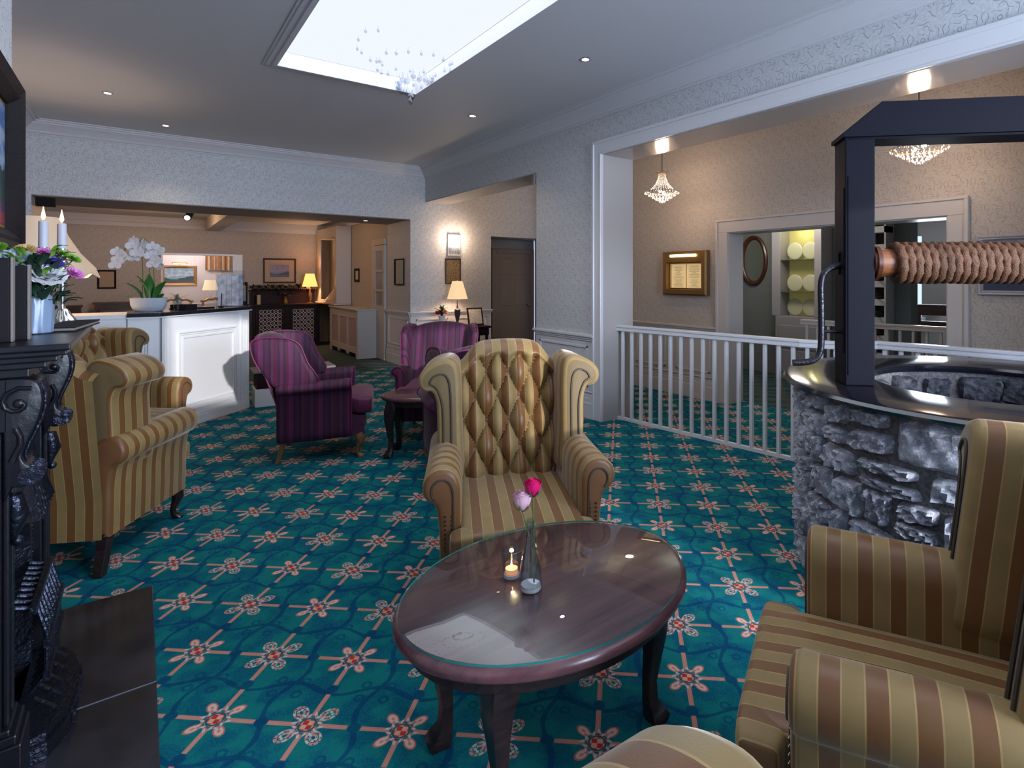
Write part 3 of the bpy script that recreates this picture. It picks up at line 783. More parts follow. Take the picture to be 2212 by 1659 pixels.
# ================================================================== stone well
WX, WY, WZ = 3.239, .895, .95
t = thing('stone_well', 'round stone well with a black granite rim, inside the wide opening at right', 'well', (WX, WY, 0))
mb = MB(); mb.ring_lathe([(.855, 0), (.855, .905), (.56, .905), (.56, .02), (.70, 0)], seg=96); mb.build('mortar_wall', m_mortar, t)
mb = MB(); zc = 0.0; rs = random.Random(11); row = 0
def stone_patch(mb, a0, a1, z0, z1, rs, rad=.858, sgn=1):
    n = 9; m_ = 7; jit = [[rs.uniform(-.012, .012) for _ in range(2)] for _ in range(4)]
    bul = rs.uniform(.026, .044); ph = rs.uniform(0, 9); tl = rs.uniform(-.012, .012); cut = rs.uniform(.25, .6)
    vs = []; fs = []; uv = []
    for j in range(m_ + 1):
        for i in range(n + 1):
            u, v = i / n, j / m_
            # squeeze corners to a rough rounded outline
            cu, cv = 2 * u - 1, 2 * v - 1
            k = 1 - .10 * (abs(cu) ** 3) * (abs(cv) ** 3) - .03 * abs(math.sin(ph + 7 * cu))
            du = sum(w * q[0] for w, q in zip(((1 - u) * (1 - v), u * (1 - v), (1 - u) * v, u * v), jit))
            dv = sum(w * q[1] for w, q in zip(((1 - u) * (1 - v), u * (1 - v), (1 - u) * v, u * v), jit))
            aa = (a0 + a1) / 2 + (a1 - a0) / 2 * cu * k + du / rad
            zz = (z0 + z1) / 2 + (z1 - z0) / 2 * cv * k + dv + tl * cu
            e = min(1, (1 - abs(cu)) / .22) * min(1, (1 - abs(cv)) / .30)
            e = math.sqrt(max(0, 1 - (1 - e) ** 2))
            d = bul * e + .010 * e * math.sin(ph + 9 * cu + 4 * cv) + .006 * e * math.sin(3 * ph + 21 * cu - 13 * cv) + rs.uniform(-.004, .004) * e - .012 * (1 - e)
            r = rad + sgn * d
            vs.append((r * math.cos(aa), r * math.sin(aa), zz)); uv.append((aa, zz))
    for j in range(m_):
        for i in range(n):
            q = j * (n + 1) + i; fs.append((q, q + 1, q + n + 2, q + n + 1))
    mb.add(vs, fs, uv)
while zc < .88:
    h = rs.choice((.075, .10, .13, .155, .17)); h = min(h, .905 - zc)
    if .905 - zc - h < .05: h = .905 - zc
    a = rs.uniform(0, .4); a_end = a + 2 * pi
    while a < a_end - .02:
        w_ = rs.uniform(.12, .34) * (.7 + h * 2.2); w_ = min(w_, a_end - a)
        if a_end - a - w_ < .10: w_ = a_end - a
        if h > .12 and rs.random() < .35:
            sp = rs.uniform(.4, .6); stone_patch(mb, a + .008, a + w_ - .008, zc + .004, zc + h * sp - .004, rs); stone_patch(mb, a + .008, a + w_ - .008, zc + h * sp + .004, zc + h - .004, rs)
        else: stone_patch(mb, a + .008, a + w_ - .008, zc + .004, zc + h - .004, rs)
        a += w_
    zc += h; row += 1
mb.build('stonework', m_stone, t, sharp=50)
mb = MB(); mb.ring_lathe([(.53, .912), (.925, .912), (.945, .918), (.955, .931), (.945, .944), (.925, .95), (.56, .95), (.535, .944), (.528, .93)], seg=128); mb.build('granite_rim', m_granite, t, sharp=30)
mb = MB(); rs2 = random.Random(5)
for k in range(5):
    a = rs2.uniform(0, .3)
    while a < 6.1:
        w_ = rs2.uniform(.3, .6); stone_patch(mb, a + .02, a + w_ - .02, .12 + k * .155, .12 + k * .155 + .145, rs2, .565, -1); a += w_
mb.build('inner_stonework', M('shaded_inner_stone', (.05, .05, .065), .7, bump=.6, bscale=40, var=.5), t, sharp=50)  # the hole's darkness is put into a darker copy of the stone
mb = MB(); mb.lathe([(.56, .10), (.56, .105)], seg=48); mb.build('water_surface', m_water_well, t)

# winding frame over the well
FA = math.radians(-46.1)                       # direction of the frame in plan
t = thing('winding_frame', 'black timber winding frame with a crank handle standing on the well rim', 'frame', (2.67, 1.285, WZ), FA)
L = 1.50; zt = 2.12 - WZ; pw = .065
for nm, x in (('post', 0), ('post', L)):
    mb = MB(); mb.box(x - pw, x + pw, -.06, .10, 0, zt); p_ = mb.build(nm, m_blackwood, t, smooth=False, bevel=.005)
mb = MB(); mb.box(-pw - .004, -pw, -.045, .085, .15, zt - .25); mb.box(-pw + .012, -pw + .018, -.064, -.06, .05, zt - .2); mb.build('fillet', m_blackwood, t, smooth=False)
mb = MB(); zb = 2.258 - WZ
mb.extrude([(-pw - .012, zt - .02), (-pw - .012, zt), (.09, zb), (L - .09, zb), (L + pw + .012, zt), (L + pw + .012, zt - .02)], -.075, .115, lambda p, q, a: (p, a, q), .003)
mb.box(-pw, L + pw, -.06, .10, zt - .03, zt + .01)
mb.build('top_beam', m_blackwood, t, smooth=False)
zr = 1.52 - WZ
mb = MB()
def Lp(px, d=0, z=0): return (px, d, z)
hz = lambda z: z - WZ
cp = smoothline([(-.02, 0, hz(1.513)), (-.07, .0, hz(1.510)), (-.13, .0, hz(1.485)), (-.155, .0, hz(1.43)), (-.155, 0, hz(1.30)), (-.155, 0, hz(1.15)), (-.165, 0, hz(1.085)), (-.205, 0, hz(1.05)), (-.285, 0, hz(1.042))], 5, False)
mb.tube(cp, .0155, 12); mb.build('crank_handle', m_iron, t)
mb = MB(); mb.tube([(-.155, 0, hz(1.194)), (-pw, 0, hz(1.194))], .008, 8)
mb.tube([(-.075 + .0 * math.cos(a), .0 + .012 * math.sin(a), zr - .0 + .05 * math.cos(a)) for a in [k * pi / 12 for k in range(13)]], .006, 8); mb.build('crank_bracket', m_iron, t)
t = thing('rope_drum', 'horizontal wooden drum wound with thick brown rope, between the posts of the black frame', 'rope drum', (2.67, 1.285, 1.52), FA)
mb = MB(); mb.tube([(pw + .002, 0, 0), (L - pw - .002, 0, 0)], .066, 28); mb.build('drum', m_drum, t)
mb = MB(); mb.tube([(pw + .012, 0, 0), (pw + .03, 0, 0)], .080, 28); mb.build('drum_collar', m_mahog, t)
mb = MB(); n_turn = 36; per = 34; pts = []; rr = []
x0, x1 = pw + .10, L - pw - .1; pitch = (x1 - x0) / n_turn
# twisted strand rope: three lobes turning along the winding
seg = 18; rings = []; S = 0
for k in range(n_turn * per + 1):
    a = 2 * pi * k / per; x = x0 + pitch * k / per; Rr = .078
    c = Vector((x, Rr * math.cos(a), Rr * math.sin(a))); nrm = Vector((0, math.cos(a), math.sin(a))); ax = Vector((1, 0, 0))
    S = k * 2 * pi * Rr / per; ring = []
    for q in range(seg):
        ph = 2 * pi * q / seg
        rad = .0178 * (1 + .42 * abs(math.cos(1.5 * (ph - S * 42))) - .16)
        ring.append(tuple(c + ax * math.cos(ph) * rad * 1.12 + nrm * math.sin(ph) * rad))
    rings.append(ring)
mb.loft(rings); mb.build('rope', m_rope, t, sharp=180, merge=0)

# ================================================================== white railing
def railing(name, label, pts, h, spacing, mat, w=.028):
    t = thing(name, label, 'railing', (0, 0, 0))
    mbr = MB(); mbb = MB()
    segs = []
    for (xa, ya), (xb, yb) in zip(pts[:-1], pts[1:]):
        l = math.hypot(xb - xa, yb - ya); a = math.atan2(yb - ya, xb - xa)
        mbr.M = Rz(a, (xa, ya, 0)); mbr.box(-.01, l + .01, -.035, .035, h - .022, h); mbr.box(-.01, l + .01, -.026, .026, h - .038, h - .022); mbr.box(-.01, l + .01, -.035, .035, h - .058, h - .038)
        mbb.M = Rz(a, (xa, ya, 0)); mbb.box(0, l, -.018, .018, .0, .028)
        n = max(1, round(l / spacing))
        for k in range(n): segs.append((xa + (xb - xa) * (k + .5) / n, ya + (yb - ya) * (k + .5) / n, a))
    mbr.build('handrail', mat, t, smooth=False, bevel=.004); mbb.build('bottom_rail', mat, t, smooth=False)
    mb = MB(); mb.box(-w / 2, w / 2, -.017, .017, .028, h - .058); first = mb.build('baluster', mat, t, smooth=False, bevel=.004, bseg=1)
    for i, (x, y, a) in enumerate(segs):
        o = first if i == 0 else first.copy()
        if i: COL.objects.link(o)
        o.parent = t; o.location = (x, y, 0); o.rotation_euler = (0, 0, a)
    return t
railing('railing', 'white painted railing with square balusters running from the pier to behind the well', [(3.885, 4.30), (4.09, 2.40), (4.20, 2.12), (4.45, 1.98), (4.56, 1.10), (4.6, -.2)], .965, .118, m_white)
railing('railing', 'cream railing far beyond the hall doorway', [(6.20, 3.62), (6.40, 1.9), (6.4, .5)], .957, .125, m_cream)

# ================================================================== fireplace
t = thing('fireplace', 'black carved fireplace with a polished cast iron insert at the left edge', 'fireplace', (0, 0, 0))
mb = MB()
for x, z0, z1, e in ((-.148, 1.252, 1.270, .0), (-.156, 1.238, 1.252, -.008), (-.176, 1.222, 1.238, -.02), (-.20, 1.205, 1.222, -.03), (-.235, 1.18, 1.205, -.05)):
    mb.box(-.40, x, 2.07 - e, 3.03 + e, z0, z1)
mb.build('mantel_shelf', m_fireblack, t, smooth=False, bevel=.004)
mb = MB(); mb.box(-.40, -.275, 2.10, 2.99, 1.04, 1.18)
for k in range(28): mb.box(-.275, -.245, 2.13 + k * .030, 2.145 + k * .030, 1.155, 1.178)
mb.build('frieze', m_fireblack, t, smooth=False, bevel=.003)
for y0 in (2.085, 2.865):
    y1 = y0 + .125
    mb = MB(); mb.box(-.40, -.285, y0, y1, .0, 1.04); mb.box(-.285, -.272, y0 + .02, y0 + .035, .26, .9); mb.box(-.285, -.272, y1 - .035, y1 - .02, .26, .9)
    mb.build('jamb', m_fireblack, t, smooth=False, bevel=.004)
    mb = MB(); mb.box(-.40, -.245, y0 - .012, y1 + .012, .03, .22); mb.box(-.40, -.255, y0 - .008, y1 + .008, .22, .245); mb.box(-.40, -.268, y0 - .004, y1 + .004, .245, .262)
    mb.build('plinth', m_fireblack, t, smooth=False, bevel=.004)
    # scrolled corbel
    out = []
    spine = [(-.285 + (x_ + .285) * .62, z_) for x_, z_ in ((-.285, 1.18), (-.205, 1.18), (-.172, 1.165), (-.158, 1.13), (-.162, 1.09), (-.18, 1.05), (-.205, 1.01), (-.222, .975), (-.215, .955), (-.198, .945), (-.190, .925), (-.198, .90), (-.222, .888), (-.25, .892), (-.285, .86))]
    mb = MB(); mb.extrude(smoothline(spine[1:-1], 3, False) + [(-.285, .86), (-.285, 1.18)], y0 + .015, y1 - .015, lambda p, q, a: (p, a, q), .006)
    for yy in (y0 + .010, y1 - .010):             # volutes carved on the cheeks
        sp = [(-.252 + (.045 - .0042 * k) * math.cos(k * .62 + 1), yy, 1.115 + (.045 - .0042 * k) * math.sin(k * .62 + 1)) for k in range(10)]
        mb.tube(sp, .006, 8); mb.ball((-.252, yy, 1.115), .012, .008, .012, 10, 6)
        mb.tube([(-.258 + .010 * math.sin(k), yy, 1.05 - k * .022) for k in range(5)], .007, 8)
    cb = mb.build('corbel', m_fireblack, t, sharp=45)
    mb = MB()
    for dy in (-.028, -.009, .009, .028):
        c_ = (y0 + y1) / 2 + dy
        mb.tube([(p + .004, c_, q) for p, q in smoothline(spine[2:9], 3, False)], .0042, 6)
    mb.tube([(-.232, y0 + .012, .917), (-.232, y1 - .012, .917)], .024, 16)
    for dy in (-.035, -.012, .012, .035): c_ = (y0 + y1) / 2 + dy; mb.tube([(-.232 + .025 * math.cos(a), c_, .917 + .025 * math.sin(a)) for a in [k * .5 for k in range(13)]], .004, 6)
    mb.build('corbel_reeding', m_castiron, cb)
    mb = MB(); mb.tube([(-.27, (y0 + y1) / 2, .86), (-.262, (y0 + y1) / 2, .80), (-.27, (y0 + y1) / 2, .74)], [.02, .026, .006], 10); mb.ball((-.262, (y0 + y1) / 2, .735), .014); mb.build('pendant_drop', m_castiron, t)
# insert: arched plate with relief
iy0, iy1 = 2.21, 2.865; cy = (iy0 + iy1) / 2
def arch_ring(w, z0, zs, n=16): return [(cy - w, z0)] + [(cy - w * math.cos(pi * k / n), zs + w * .85 * math.sin(pi * k / n)) for k in range(n + 1)] + [(cy + w, z0)]
outer = [(iy0, .03)] + [(iy0 + (iy1 - iy0) * k / 16, 1.04) for k in range(17)] + [(iy1, .03)]
mb = MB()
for (A_, xa), (B_, xb) in (((outer, -.315), (arch_ring(.235, .03, .50), -.318)), ((arch_ring(.235, .03, .50), -.300), (arch_ring(.205, .03, .50), -.300)), ((arch_ring(.205, .03, .50), -.30), (arch_ring(.16, .03, .5), -.39)), ((arch_ring(.235, .03, .5), -.318), (arch_ring(.235, .03, .5), -.300))):
    n = len(A_); mb.add([(xa, p[0], p[1]) for p in A_] + [(xb, p[0], p[1]) for p in B_], [(i, i + 1, n + i + 1, n + i) for i in range(n - 1)])
ins = mb.build('cast_insert', m_castiron, t, sharp=30)
mb = MB(); rr_ = random.Random(3)
for s in (-1, 1):                                    # scrolling relief
    for k in range(15):
        z = .12 + k * .062; y = cy + s * (.275 + .012 * math.sin(k * 1.3))
        mb.tube([(-.312, y + .018 * math.cos(a) * (1 - a / 9), z + .024 * math.sin(a)) for a in [j * .55 for j in range(10)]], .0045, 6)
        if k % 2: mb.ball((-.312, y, z + .03), .008, .014, .02, 8, 6)
for k in range(9):
    y = cy - .2 + k * .05; mb.tube([(-.312, y + .02 * math.cos(a), .90 + .02 * math.sin(a) + .03 * math.sin(k)) for a in [j * .55 for j in range(10)]], .0045, 6)
mb.build('relief_scrolls', m_castiron, ins)
mb = MB()
for y in (iy0 + .018, iy1 - .018):
    for k in range(60): mb.ball((-.308, y, .06 + k * .0162), .0058, seg=6, rings=4)
mb.build('bead_border', m_castiron, ins)
mb = MB(); mb.box(-.60, -.39, cy - .17, cy + .17, .03, .7); mb.build('fire_recess', M('soot_black', (.003, .003, .004), .9), t, smooth=False)
# hood
mb = MB(); mb.loft([[(-.30, cy - .21, .72), (-.24, cy - .15, .70), (-.24, cy + .15, .70), (-.30, cy + .21, .72)], [(-.315, cy - .08, .93), (-.29, cy - .05, .93), (-.29, cy + .05, .93), (-.315, cy + .08, .93)]])
for k in range(7): mb.tube([(-.238, cy - .14 + k * .046, .70), (-.288, cy - .05 + k * .016, .925)], .006, 6)
mb.build('hood', m_castiron, t, sharp=30)
# basket
mb = MB()
for k in range(9): y = cy - .17 + k * .0425; mb.tube([(-.30, y, .46), (-.245, y, .44), (-.225, y, .36), (-.225, y, .24), (-.26, y, .19)], .007, 8)
for z, x in ((.45, -.25), (.34, -.221), (.24, -.222)): mb.box(x - .008, x + .008, cy - .20, cy + .20, z - .012, z + .012)
mb.build('fire_basket', m_castiron, t, sharp=40)
for k in range(5):
    mb = MB(); y = cy - .15 + k * .075; mb.loft([[(-.25, y - .03, .17), (-.20, y, .10), (-.20, y + .008, .10), (-.25, y - .022, .17)], [(-.25, y - .03, .178), (-.20, y, .108), (-.20, y + .008, .108), (-.25, y - .022, .178)]]); mb.build('grate_louvre', m_castiron, t, smooth=False)
pp = [(-.30, cy - .28), (-.215, cy - .26), (-.172, cy - .16), (-.16, cy), (-.172, cy + .16), (-.215, cy + .26), (-.30, cy + .28)]
mb = MB()
for sc_, z0, z1 in ((1, .03, .075), (.93, .075, .088), (.96, .088, .10)): mb.loft([[(-.30 + (x + .30) * sc_, cy + (y - cy) * sc_, z) for x, y in pp] for z in (z0, z1)])
for k in range(9): mb.box(-.168, -.160, cy - .14 + k * .035, cy - .13 + k * .035, .035, .065)
mb.build('ash_pan_cover', m_castiron, t, sharp=30)
t = thing('hearth', 'dark polished slate hearth tiles in front of the fireplace', 'hearth', (0, 0, 0))
for k, (ya, yb) in enumerate(((1.05, 1.85), (1.856, 2.474), (2.481, 3.26))):
    mb = MB(); mb.box(-.395, .048, ya, yb, .0, .028); mb.build('slate_tile', m_slate, t, smooth=False, bevel=.002)
mb = MB(); mb.box(-.395, .047, 1.05, 3.259, .0, .0272); mb.build('joint', m_grout, t, smooth=False)

# ------------------------------------------------------------------ pictures
def picture(name, label, cat, loc, rz, w, h, frame, art, fw=.03, fd=.025, mount=None, mw=.05, slip=None, group=None, glass=None):
    """hangs with its back on local y=0, faces local -Y"""
    t = thing(name, label, cat, loc, rz, group)
    mb = MB(); ring = lambda i, y: [(-w / 2 + i, y, -h / 2 + i), (w / 2 - i, y, -h / 2 + i), (w / 2 - i, y, h / 2 - i), (-w / 2 + i, y, h / 2 - i)]
    mb.loft([ring(0, 0), ring(0, -fd * .8), ring(fw * .15, -fd), ring(fw * .45, -fd * .75), ring(fw * .6, -fd * .85), ring(fw * .85, -fd * .5), ring(fw, -fd * .3), ring(fw, -.004)], False)
    mb.build('frame', frame, t, smooth=False)
    iw, ih = w - 2 * fw, h - 2 * fw; y = -.005
    if mount:
        mb = MB(); mb.box(-iw / 2, iw / 2, y, -.001, -ih / 2, ih / 2); mb.build('mount', mount, t, smooth=False); iw -= 2 * mw; ih -= 2 * mw; y -= .002
    if slip:
        mb = MB(); mb.box(-iw / 2, iw / 2, y - .002, -.001, -ih / 2, ih / 2); mb.build('slip', slip, t, smooth=False); iw -= .03; ih -= .03; y -= .004
    mb = MB(); mb.box(-iw / 2, iw / 2, y, 0, -ih / 2, ih / 2); mb.build('picture', art, t, smooth=False)
    return t
WE = pi / 2     # wall facing +X ; -Y local -> +X
art_sea = landscape('art_blue_bay', (.05, .12, .32), (.30, .38, .50), (.010, .045, .05), (.06, .03, .10), (.20, .03, .05))
picture('landscape_painting', 'large landscape painting in a heavy black frame above the mantel', 'painting', (-.402, 2.50, 1.865), pi / 2, 1.10, .64, m_darkframe, art_sea, .085, .055, slip=m_giltw)
picture('framed_certificate', 'dark framed certificate on the wallpaper below the lit wall lamp', 'picture', (4.155, YB - .002, 1.56), 0, .28, .43, m_brownframe, m_cert, .022, .02)
picture('wall_mirror', 'narrow black-framed mirror on the side of the opening to reception', 'mirror', (3.42 - .003, 9.21, 1.545), -pi / 2, .42, .44, m_darkframe, m_mirror, .02, .02)
picture('framed_notice', 'small brown framed notice on the far reception wall, left of the orchid', 'picture', (-.475, YW - .002, 1.42), 0, .27, .35, m_darkframe, M('notice_paper', (.42, .30, .22), .7), .03, .02)
picture('framed_print', 'gold framed print of an island, with a wide cream mount, over the carved sideboard', 'picture', (2.40, YW - .002, 1.60), 0, .64, .54, m_brownframe, landscape('art_island', (.20, .14, .22), (.30, .20, .28), (.02, .02, .03), (.05, .06, .08)), .035, .025, M('print_mount', (.50, .38, .30), .8), .10)
t = picture('landscape_painting', 'gilt framed landscape painting with its own picture light, seen through the reception hatch', 'painting', (.70, 15.30, 1.50), 0, .64, .44, m_giltw, landscape('art_trees', (.16, .24, .34), (.35, .42, .48), (.01, .03, .025), (.03, .04, .02)), .055, .03)
mb = MB(); mb.tube([(-.14, -.12, .28), (.14, -.12, .28)], .018, 10); mb.tube([(0, 0, .25), (0, -.12, .29)], .008, 8); pl = mb.build('picture_light', m_brass, t)
mb = MB(); mb.tube([(-.12, -.122, .262), (.12, -.122, .262)], .010, 8); mb.build('tube', m_tube, pl)
picture('framed_notice', 'tiny dark framed notice on the wall between the leaflet cupboard and the glazed door', 'picture', (3.417, 11.52, 1.50), -pi / 2, .30, .27, m_darkframe, m_paperw, .05, .02)
picture('framed_print', 'pale framed print hanging by a cord at the far right behind the rope drum', 'picture', (XF - .003, 1.26, 1.545), -pi / 2, .62, .46, M('silver_grey_frame', (.30, .30, .33), .4), landscape('art_pale', (.24, .27, .34), (.34, .37, .44), (.20, .22, .28), (.04, .05, .09)), .035, .025)
# lit menu case
t = thing('menu_case', 'brass menu case with two lit sheets on the hall wall left of the doorway', 'menu case', (XF - .002, 4.61, 1.505), -pi / 2)
w, h = .70, .54; mb = MB(); ring = lambda i, y, j=None: [(-w / 2 + i, y, -h / 2 + i), (w / 2 - i, y, -h / 2 + i), (w / 2 - i, y, h / 2 - (j if j is not None else i)), (-w / 2 + i, y, h / 2 - (j if j is not None else i))]
mb.loft([ring(0, 0), ring(.0, -.06), ring(.02, -.075), ring(.07, -.075, .13), ring(.075, -.02, .135), ring(.09, -.02, .15)], False); mb.build('case_frame', m_brass, t, smooth=False)
mb = MB(); mb.box(-.28, .28, -.012, -.002, -.20, .14); mb.build('backboard', M('case_back', (.40, .26, .10), .6, emit=(1, .6, .2), es=.15), t, smooth=False)
for s in (-1, 1):
    mb = MB(); mb.box(s * .125 - .112, s * .125 + .112, -.018, -.012, -.185, .11)
    sh = mb.build('menu_sheet', m_menu, t, smooth=False)
    mb = MB(); rt = random.Random(4 + s)
    for k in range(20):
        l = rt.uniform(.03, .085); mb.box(s * .125 - l, s * .125 + l, -.019, -.018, .088 - k * .0135, .0905 - k * .0135)
    mb.build('printed_lines', M('faded_print', (.30, .20, .10), .8), sh, smooth=False)
mb = MB(); mb.tube([(-.20, -.082, .215), (.20, -.082, .215)], .016, 12); mb.build('light_tube', m_tube, t)

# ================================================================== mantel items
t = thing('upright_album', 'thick black album standing upright at the near end of the mantel', 'book', (-.318, 2.22, 1.2702))
mb = MB(); mb.box(-.125, .035, -.016, .016, 0, .235); mb.build('cover', m_blackcover, t, smooth=False, bevel=.004)
mb = MB(); mb.box(.035, .041, -.018, .018, 0, .238); mb.build('page_edge', m_pages, t, smooth=False, bevel=.003)
t = thing('upright_album', 'thinner black album standing between the thick album and the blue vase', 'book', (-.268, 2.28, 1.2702))
mb = MB(); mb.box(-.08, .012, -.016, .016, 0, .215); mb.build('cover', m_blackcover, t, smooth=False, bevel=.003)
mb = MB(); mb.box(.012, .018, -.018, .018, 0, .218); mb.build('page_edge', m_pages, t, smooth=False, bevel=.002)
t = thing('folder', 'flat black folder lying on the front edge of the mantel', 'folder', (-.192, 2.72, 1.2702), -.12)
mb = MB(); mb.box(-.046, .046, -.20, .20, .0, .004); mb.box(-.046, .046, -.20, .20, .012, .016); mb.build('cover', m_blackcover, t, smooth=False)
mb = MB(); mb.box(-.045, .044, -.198, .198, .004, .012); mb.build('pages', m_pages, t, smooth=False)
t = thing('ribbed_vase', 'pale blue ribbed vase holding the mixed bouquet on the mantel', 'vase', (-.262, 2.50, 1.2702))
mb = MB(); seg = 48
rings = []
for r_, z in ((.034, 0), (.040, .004), (.041, .03), (.043, .09), (.041, .115), (.030, .125), (.032, .135), (.026, .135), (.024, .12), (.034, .11)):
    rings.append([((r_ + .0028 * math.sin(11 * (2 * pi * i / seg) + z * 60)) * math.cos(2 * pi * i / seg), (r_ + .0028 * math.sin(11 * (2 * pi * i / seg) + z * 60)) * math.sin(2 * pi * i / seg), z) for i in range(seg)])
mb.loft(rings); mb.build('vase_body', m_bluevase, t)

def blossom(mb, c, r, n=12, layers=3, up=(0, 0, 1), cup=.6, seed=0):
    rb = random.Random(seed); up = Vector(up).normalized(); q = up.to_track_quat('Z', 'Y').to_matrix().to_4x4()
    sv = mb.M.copy(); mb.M = sv @ Matrix.Translation(c) @ q
    for l in range(layers):
        k = 1 - l / (layers + .5); el = cup * (1 - k) * 1.9 + .1; m_ = max(4, int(n * k))
        for i in range(m_):
            a = 2 * pi * i / m_ + l * .7 + rb.uniform(-.15, .15); L_ = r * (k * .95 + .1); w_ = r * .55 * (k * .6 + .4)
            def fn(u, v):
                d = L_ * v; ww = w_ * math.sin(pi * (v * .75 + .12)) * (u - .5) * 2
                z = d * math.tan(min(el, 1.2)) * .7 * (v if l == 0 else 1) - abs(u - .5) * -.25 * r * v + .02 * r * l
                x = d * math.cos(min(el, 1.2)); return (x * math.cos(a) - ww * math.sin(a), x * math.sin(a) + ww * math.cos(a), z), (u, v)
            mb.grid(fn, 4, 4)
    mb.M = sv
def leaf(mb, base, tip, w, bend=.2):
    b = Vector(base); t_ = Vector(tip); d = t_ - b; L_ = d.length; s = d.cross(Vector((0, 0, 1)))
    s = s.normalized() if s.length > 1e-4 else Vector((1, 0, 0)); up = s.cross(d).normalized()
    def fn(u, v):
        ww = w * math.sin(pi * min(1, v * .92 + .06)) ** .8 * (u - .5)
        p = b + d * v + s * ww + up * (math.sin(pi * v) * bend * L_ + abs(u - .5) * w * .25); return tuple(p), (u, v)
    mb.grid(fn, 4, 8)
# bouquet
B = (-.262, 2.50, 1.40)
t = thing('bouquet', 'mixed bouquet of white, blue and pink flowers with foliage in the blue vase', 'flowers', B); t.scale = (.85, .85, .85)
fl = [((.010, .02, .085), .052, m_petalb, 'blossom'), ((-.055, -.03, .125), .052, m_petalb, 'blossom'), ((.045, -.01, .115), .036, m_petalv, 'blossom'), ((.105, .04, .075), .032, m_petalp, 'blossom'),
      ((.02, .03, .155), .028, m_petalp, 'blossom'), ((.07, .06, .155), .020, m_lime, 'blossom'), ((-.10, .0, .17), .026, m_lime, 'blossom'), ((-.03, .02, .165), .030, M('yellow_petal', (.5, .34, .12), .5), 'blossom'), ((.10, .08, .135), .026, m_lime, 'blossom'), ((.03, -.04, .07), .06, m_petalw, 'blossom'), ((-.08, -.06, .06), .035, m_petalp, 'blossom')]
for i, (c, r, m_, nm) in enumerate(fl):
    mb = MB(); blossom(mb, c, r, 13, 4, (c[0] * 3 + .2, c[1] * 2 - .55, .7), .6, i); mb.build(nm, m_, t, sharp=180)
mb = MB(); rb = random.Random(2)
for k in range(230):
    a = rb.uniform(0, 2 * pi); rr0 = rb.uniform(.0, .085); z0 = rb.uniform(-.05, .11); el = rb.uniform(.2, 1.2)
    b0 = (rr0 * math.cos(a), rr0 * math.sin(a), z0); L_ = rb.uniform(.03, .07)
    leaf(mb, b0, (b0[0] + L_ * math.cos(a) * math.cos(el), b0[1] + L_ * math.sin(a) * math.cos(el), b0[2] + L_ * math.sin(el)), rb.uniform(.016, .032))
mb.build('foliage', m_leafd, t, sharp=180)
mb = MB()
for k in range(34):
    a = rb.uniform(0, 2 * pi); b0 = (.06 * math.cos(a), .06 * math.sin(a), rb.uniform(.05, .15)); L_ = rb.uniform(.04, .08)
    leaf(mb, b0, (b0[0] + L_ * math.cos(a), b0[1] + L_ * math.sin(a), b0[2] + .03), .02)
mb.build('light_leaves', m_lime, t, sharp=180)
mb = MB()
for i, (c, r, m_, nm) in enumerate(fl): mb.tube([(0, 0, -.10), (c[0] * .5, c[1] * .5, c[2] * .3), (c[0], c[1], c[2])], .0025, 6)
mb.build('stems', m_stem, t)
# candlesticks
for i, (x, y, lab, zb_) in enumerate(((-.278, 2.84, 'silver candlestick on the mantel nearer to the bouquet', 0), (-.235, 2.93, 'silver candlestick at the far end of the mantel', 0))):
    if i == 0:
        t = thing('candlestick', lab, 'candlestick', (x, y, 1.2702), 0, 'silver candlesticks on the mantel'); cs = t
        mb = MB()
        rings = []
        for r_, z in ((.046, 0), (.048, .006), (.045, .014), (.036, .026), (.026, .042), (.022, .052), (.016, .06)):
            rings.append([(r_ * (1 + .05 * math.cos(8 * 2 * pi * k / 48)) * math.cos(2 * pi * k / 48), r_ * (1 + .05 * math.cos(8 * 2 * pi * k / 48)) * math.sin(2 * pi * k / 48), z) for k in range(48)])
        mb.loft(rings); mb.build('base', m_silver, t)
        mb = MB(); mb.lathe([(.014, .058), (.011, .066), (.013, .08), (.019, .21), (.021, .235), (.012, .25), (.014, .258)], seg=24); mb.build('stem', m_silver, t)
        mb = MB(); mb.lathe([(.012, .256), (.034, .266), (.036, .270), (.020, .270), (.018, .292), (.016, .292), (.014, .275)], seg=28); mb.build('drip_cup', m_silver, t)
        t2 = thing('candle', 'lit pale candle in the silver candlestick nearer to the bouquet', 'candle', (x, y, 1.2702 + .276), 0, 'lit candles on the mantel'); cd = t2
        mb = MB(); mb.lathe([(.0145, 0), (.0135, .11), (.010, .113), (.003, .111)], seg=20); mb.build('wax', m_candle, t2)
        mb = MB(); mb.tube([(0, 0, .108), (.001, 0, .122)], .0012, 6); mb.build('wick', m_blackcover, t2)
        mb = MB(); mb.lathe([(.001, .116), (.0055, .124), (.0062, .131), (.0042, .144), (.0018, .156), (.0004, .166)], seg=14); mb.build('flame', m_flame, t2)
    else:
        dup(cs, (x, y, 1.2702), .3, lab); dup(cd, (x, y, 1.2702 + .276), 0, 'lit pale candle in the silver candlestick at the far end of the mantel')

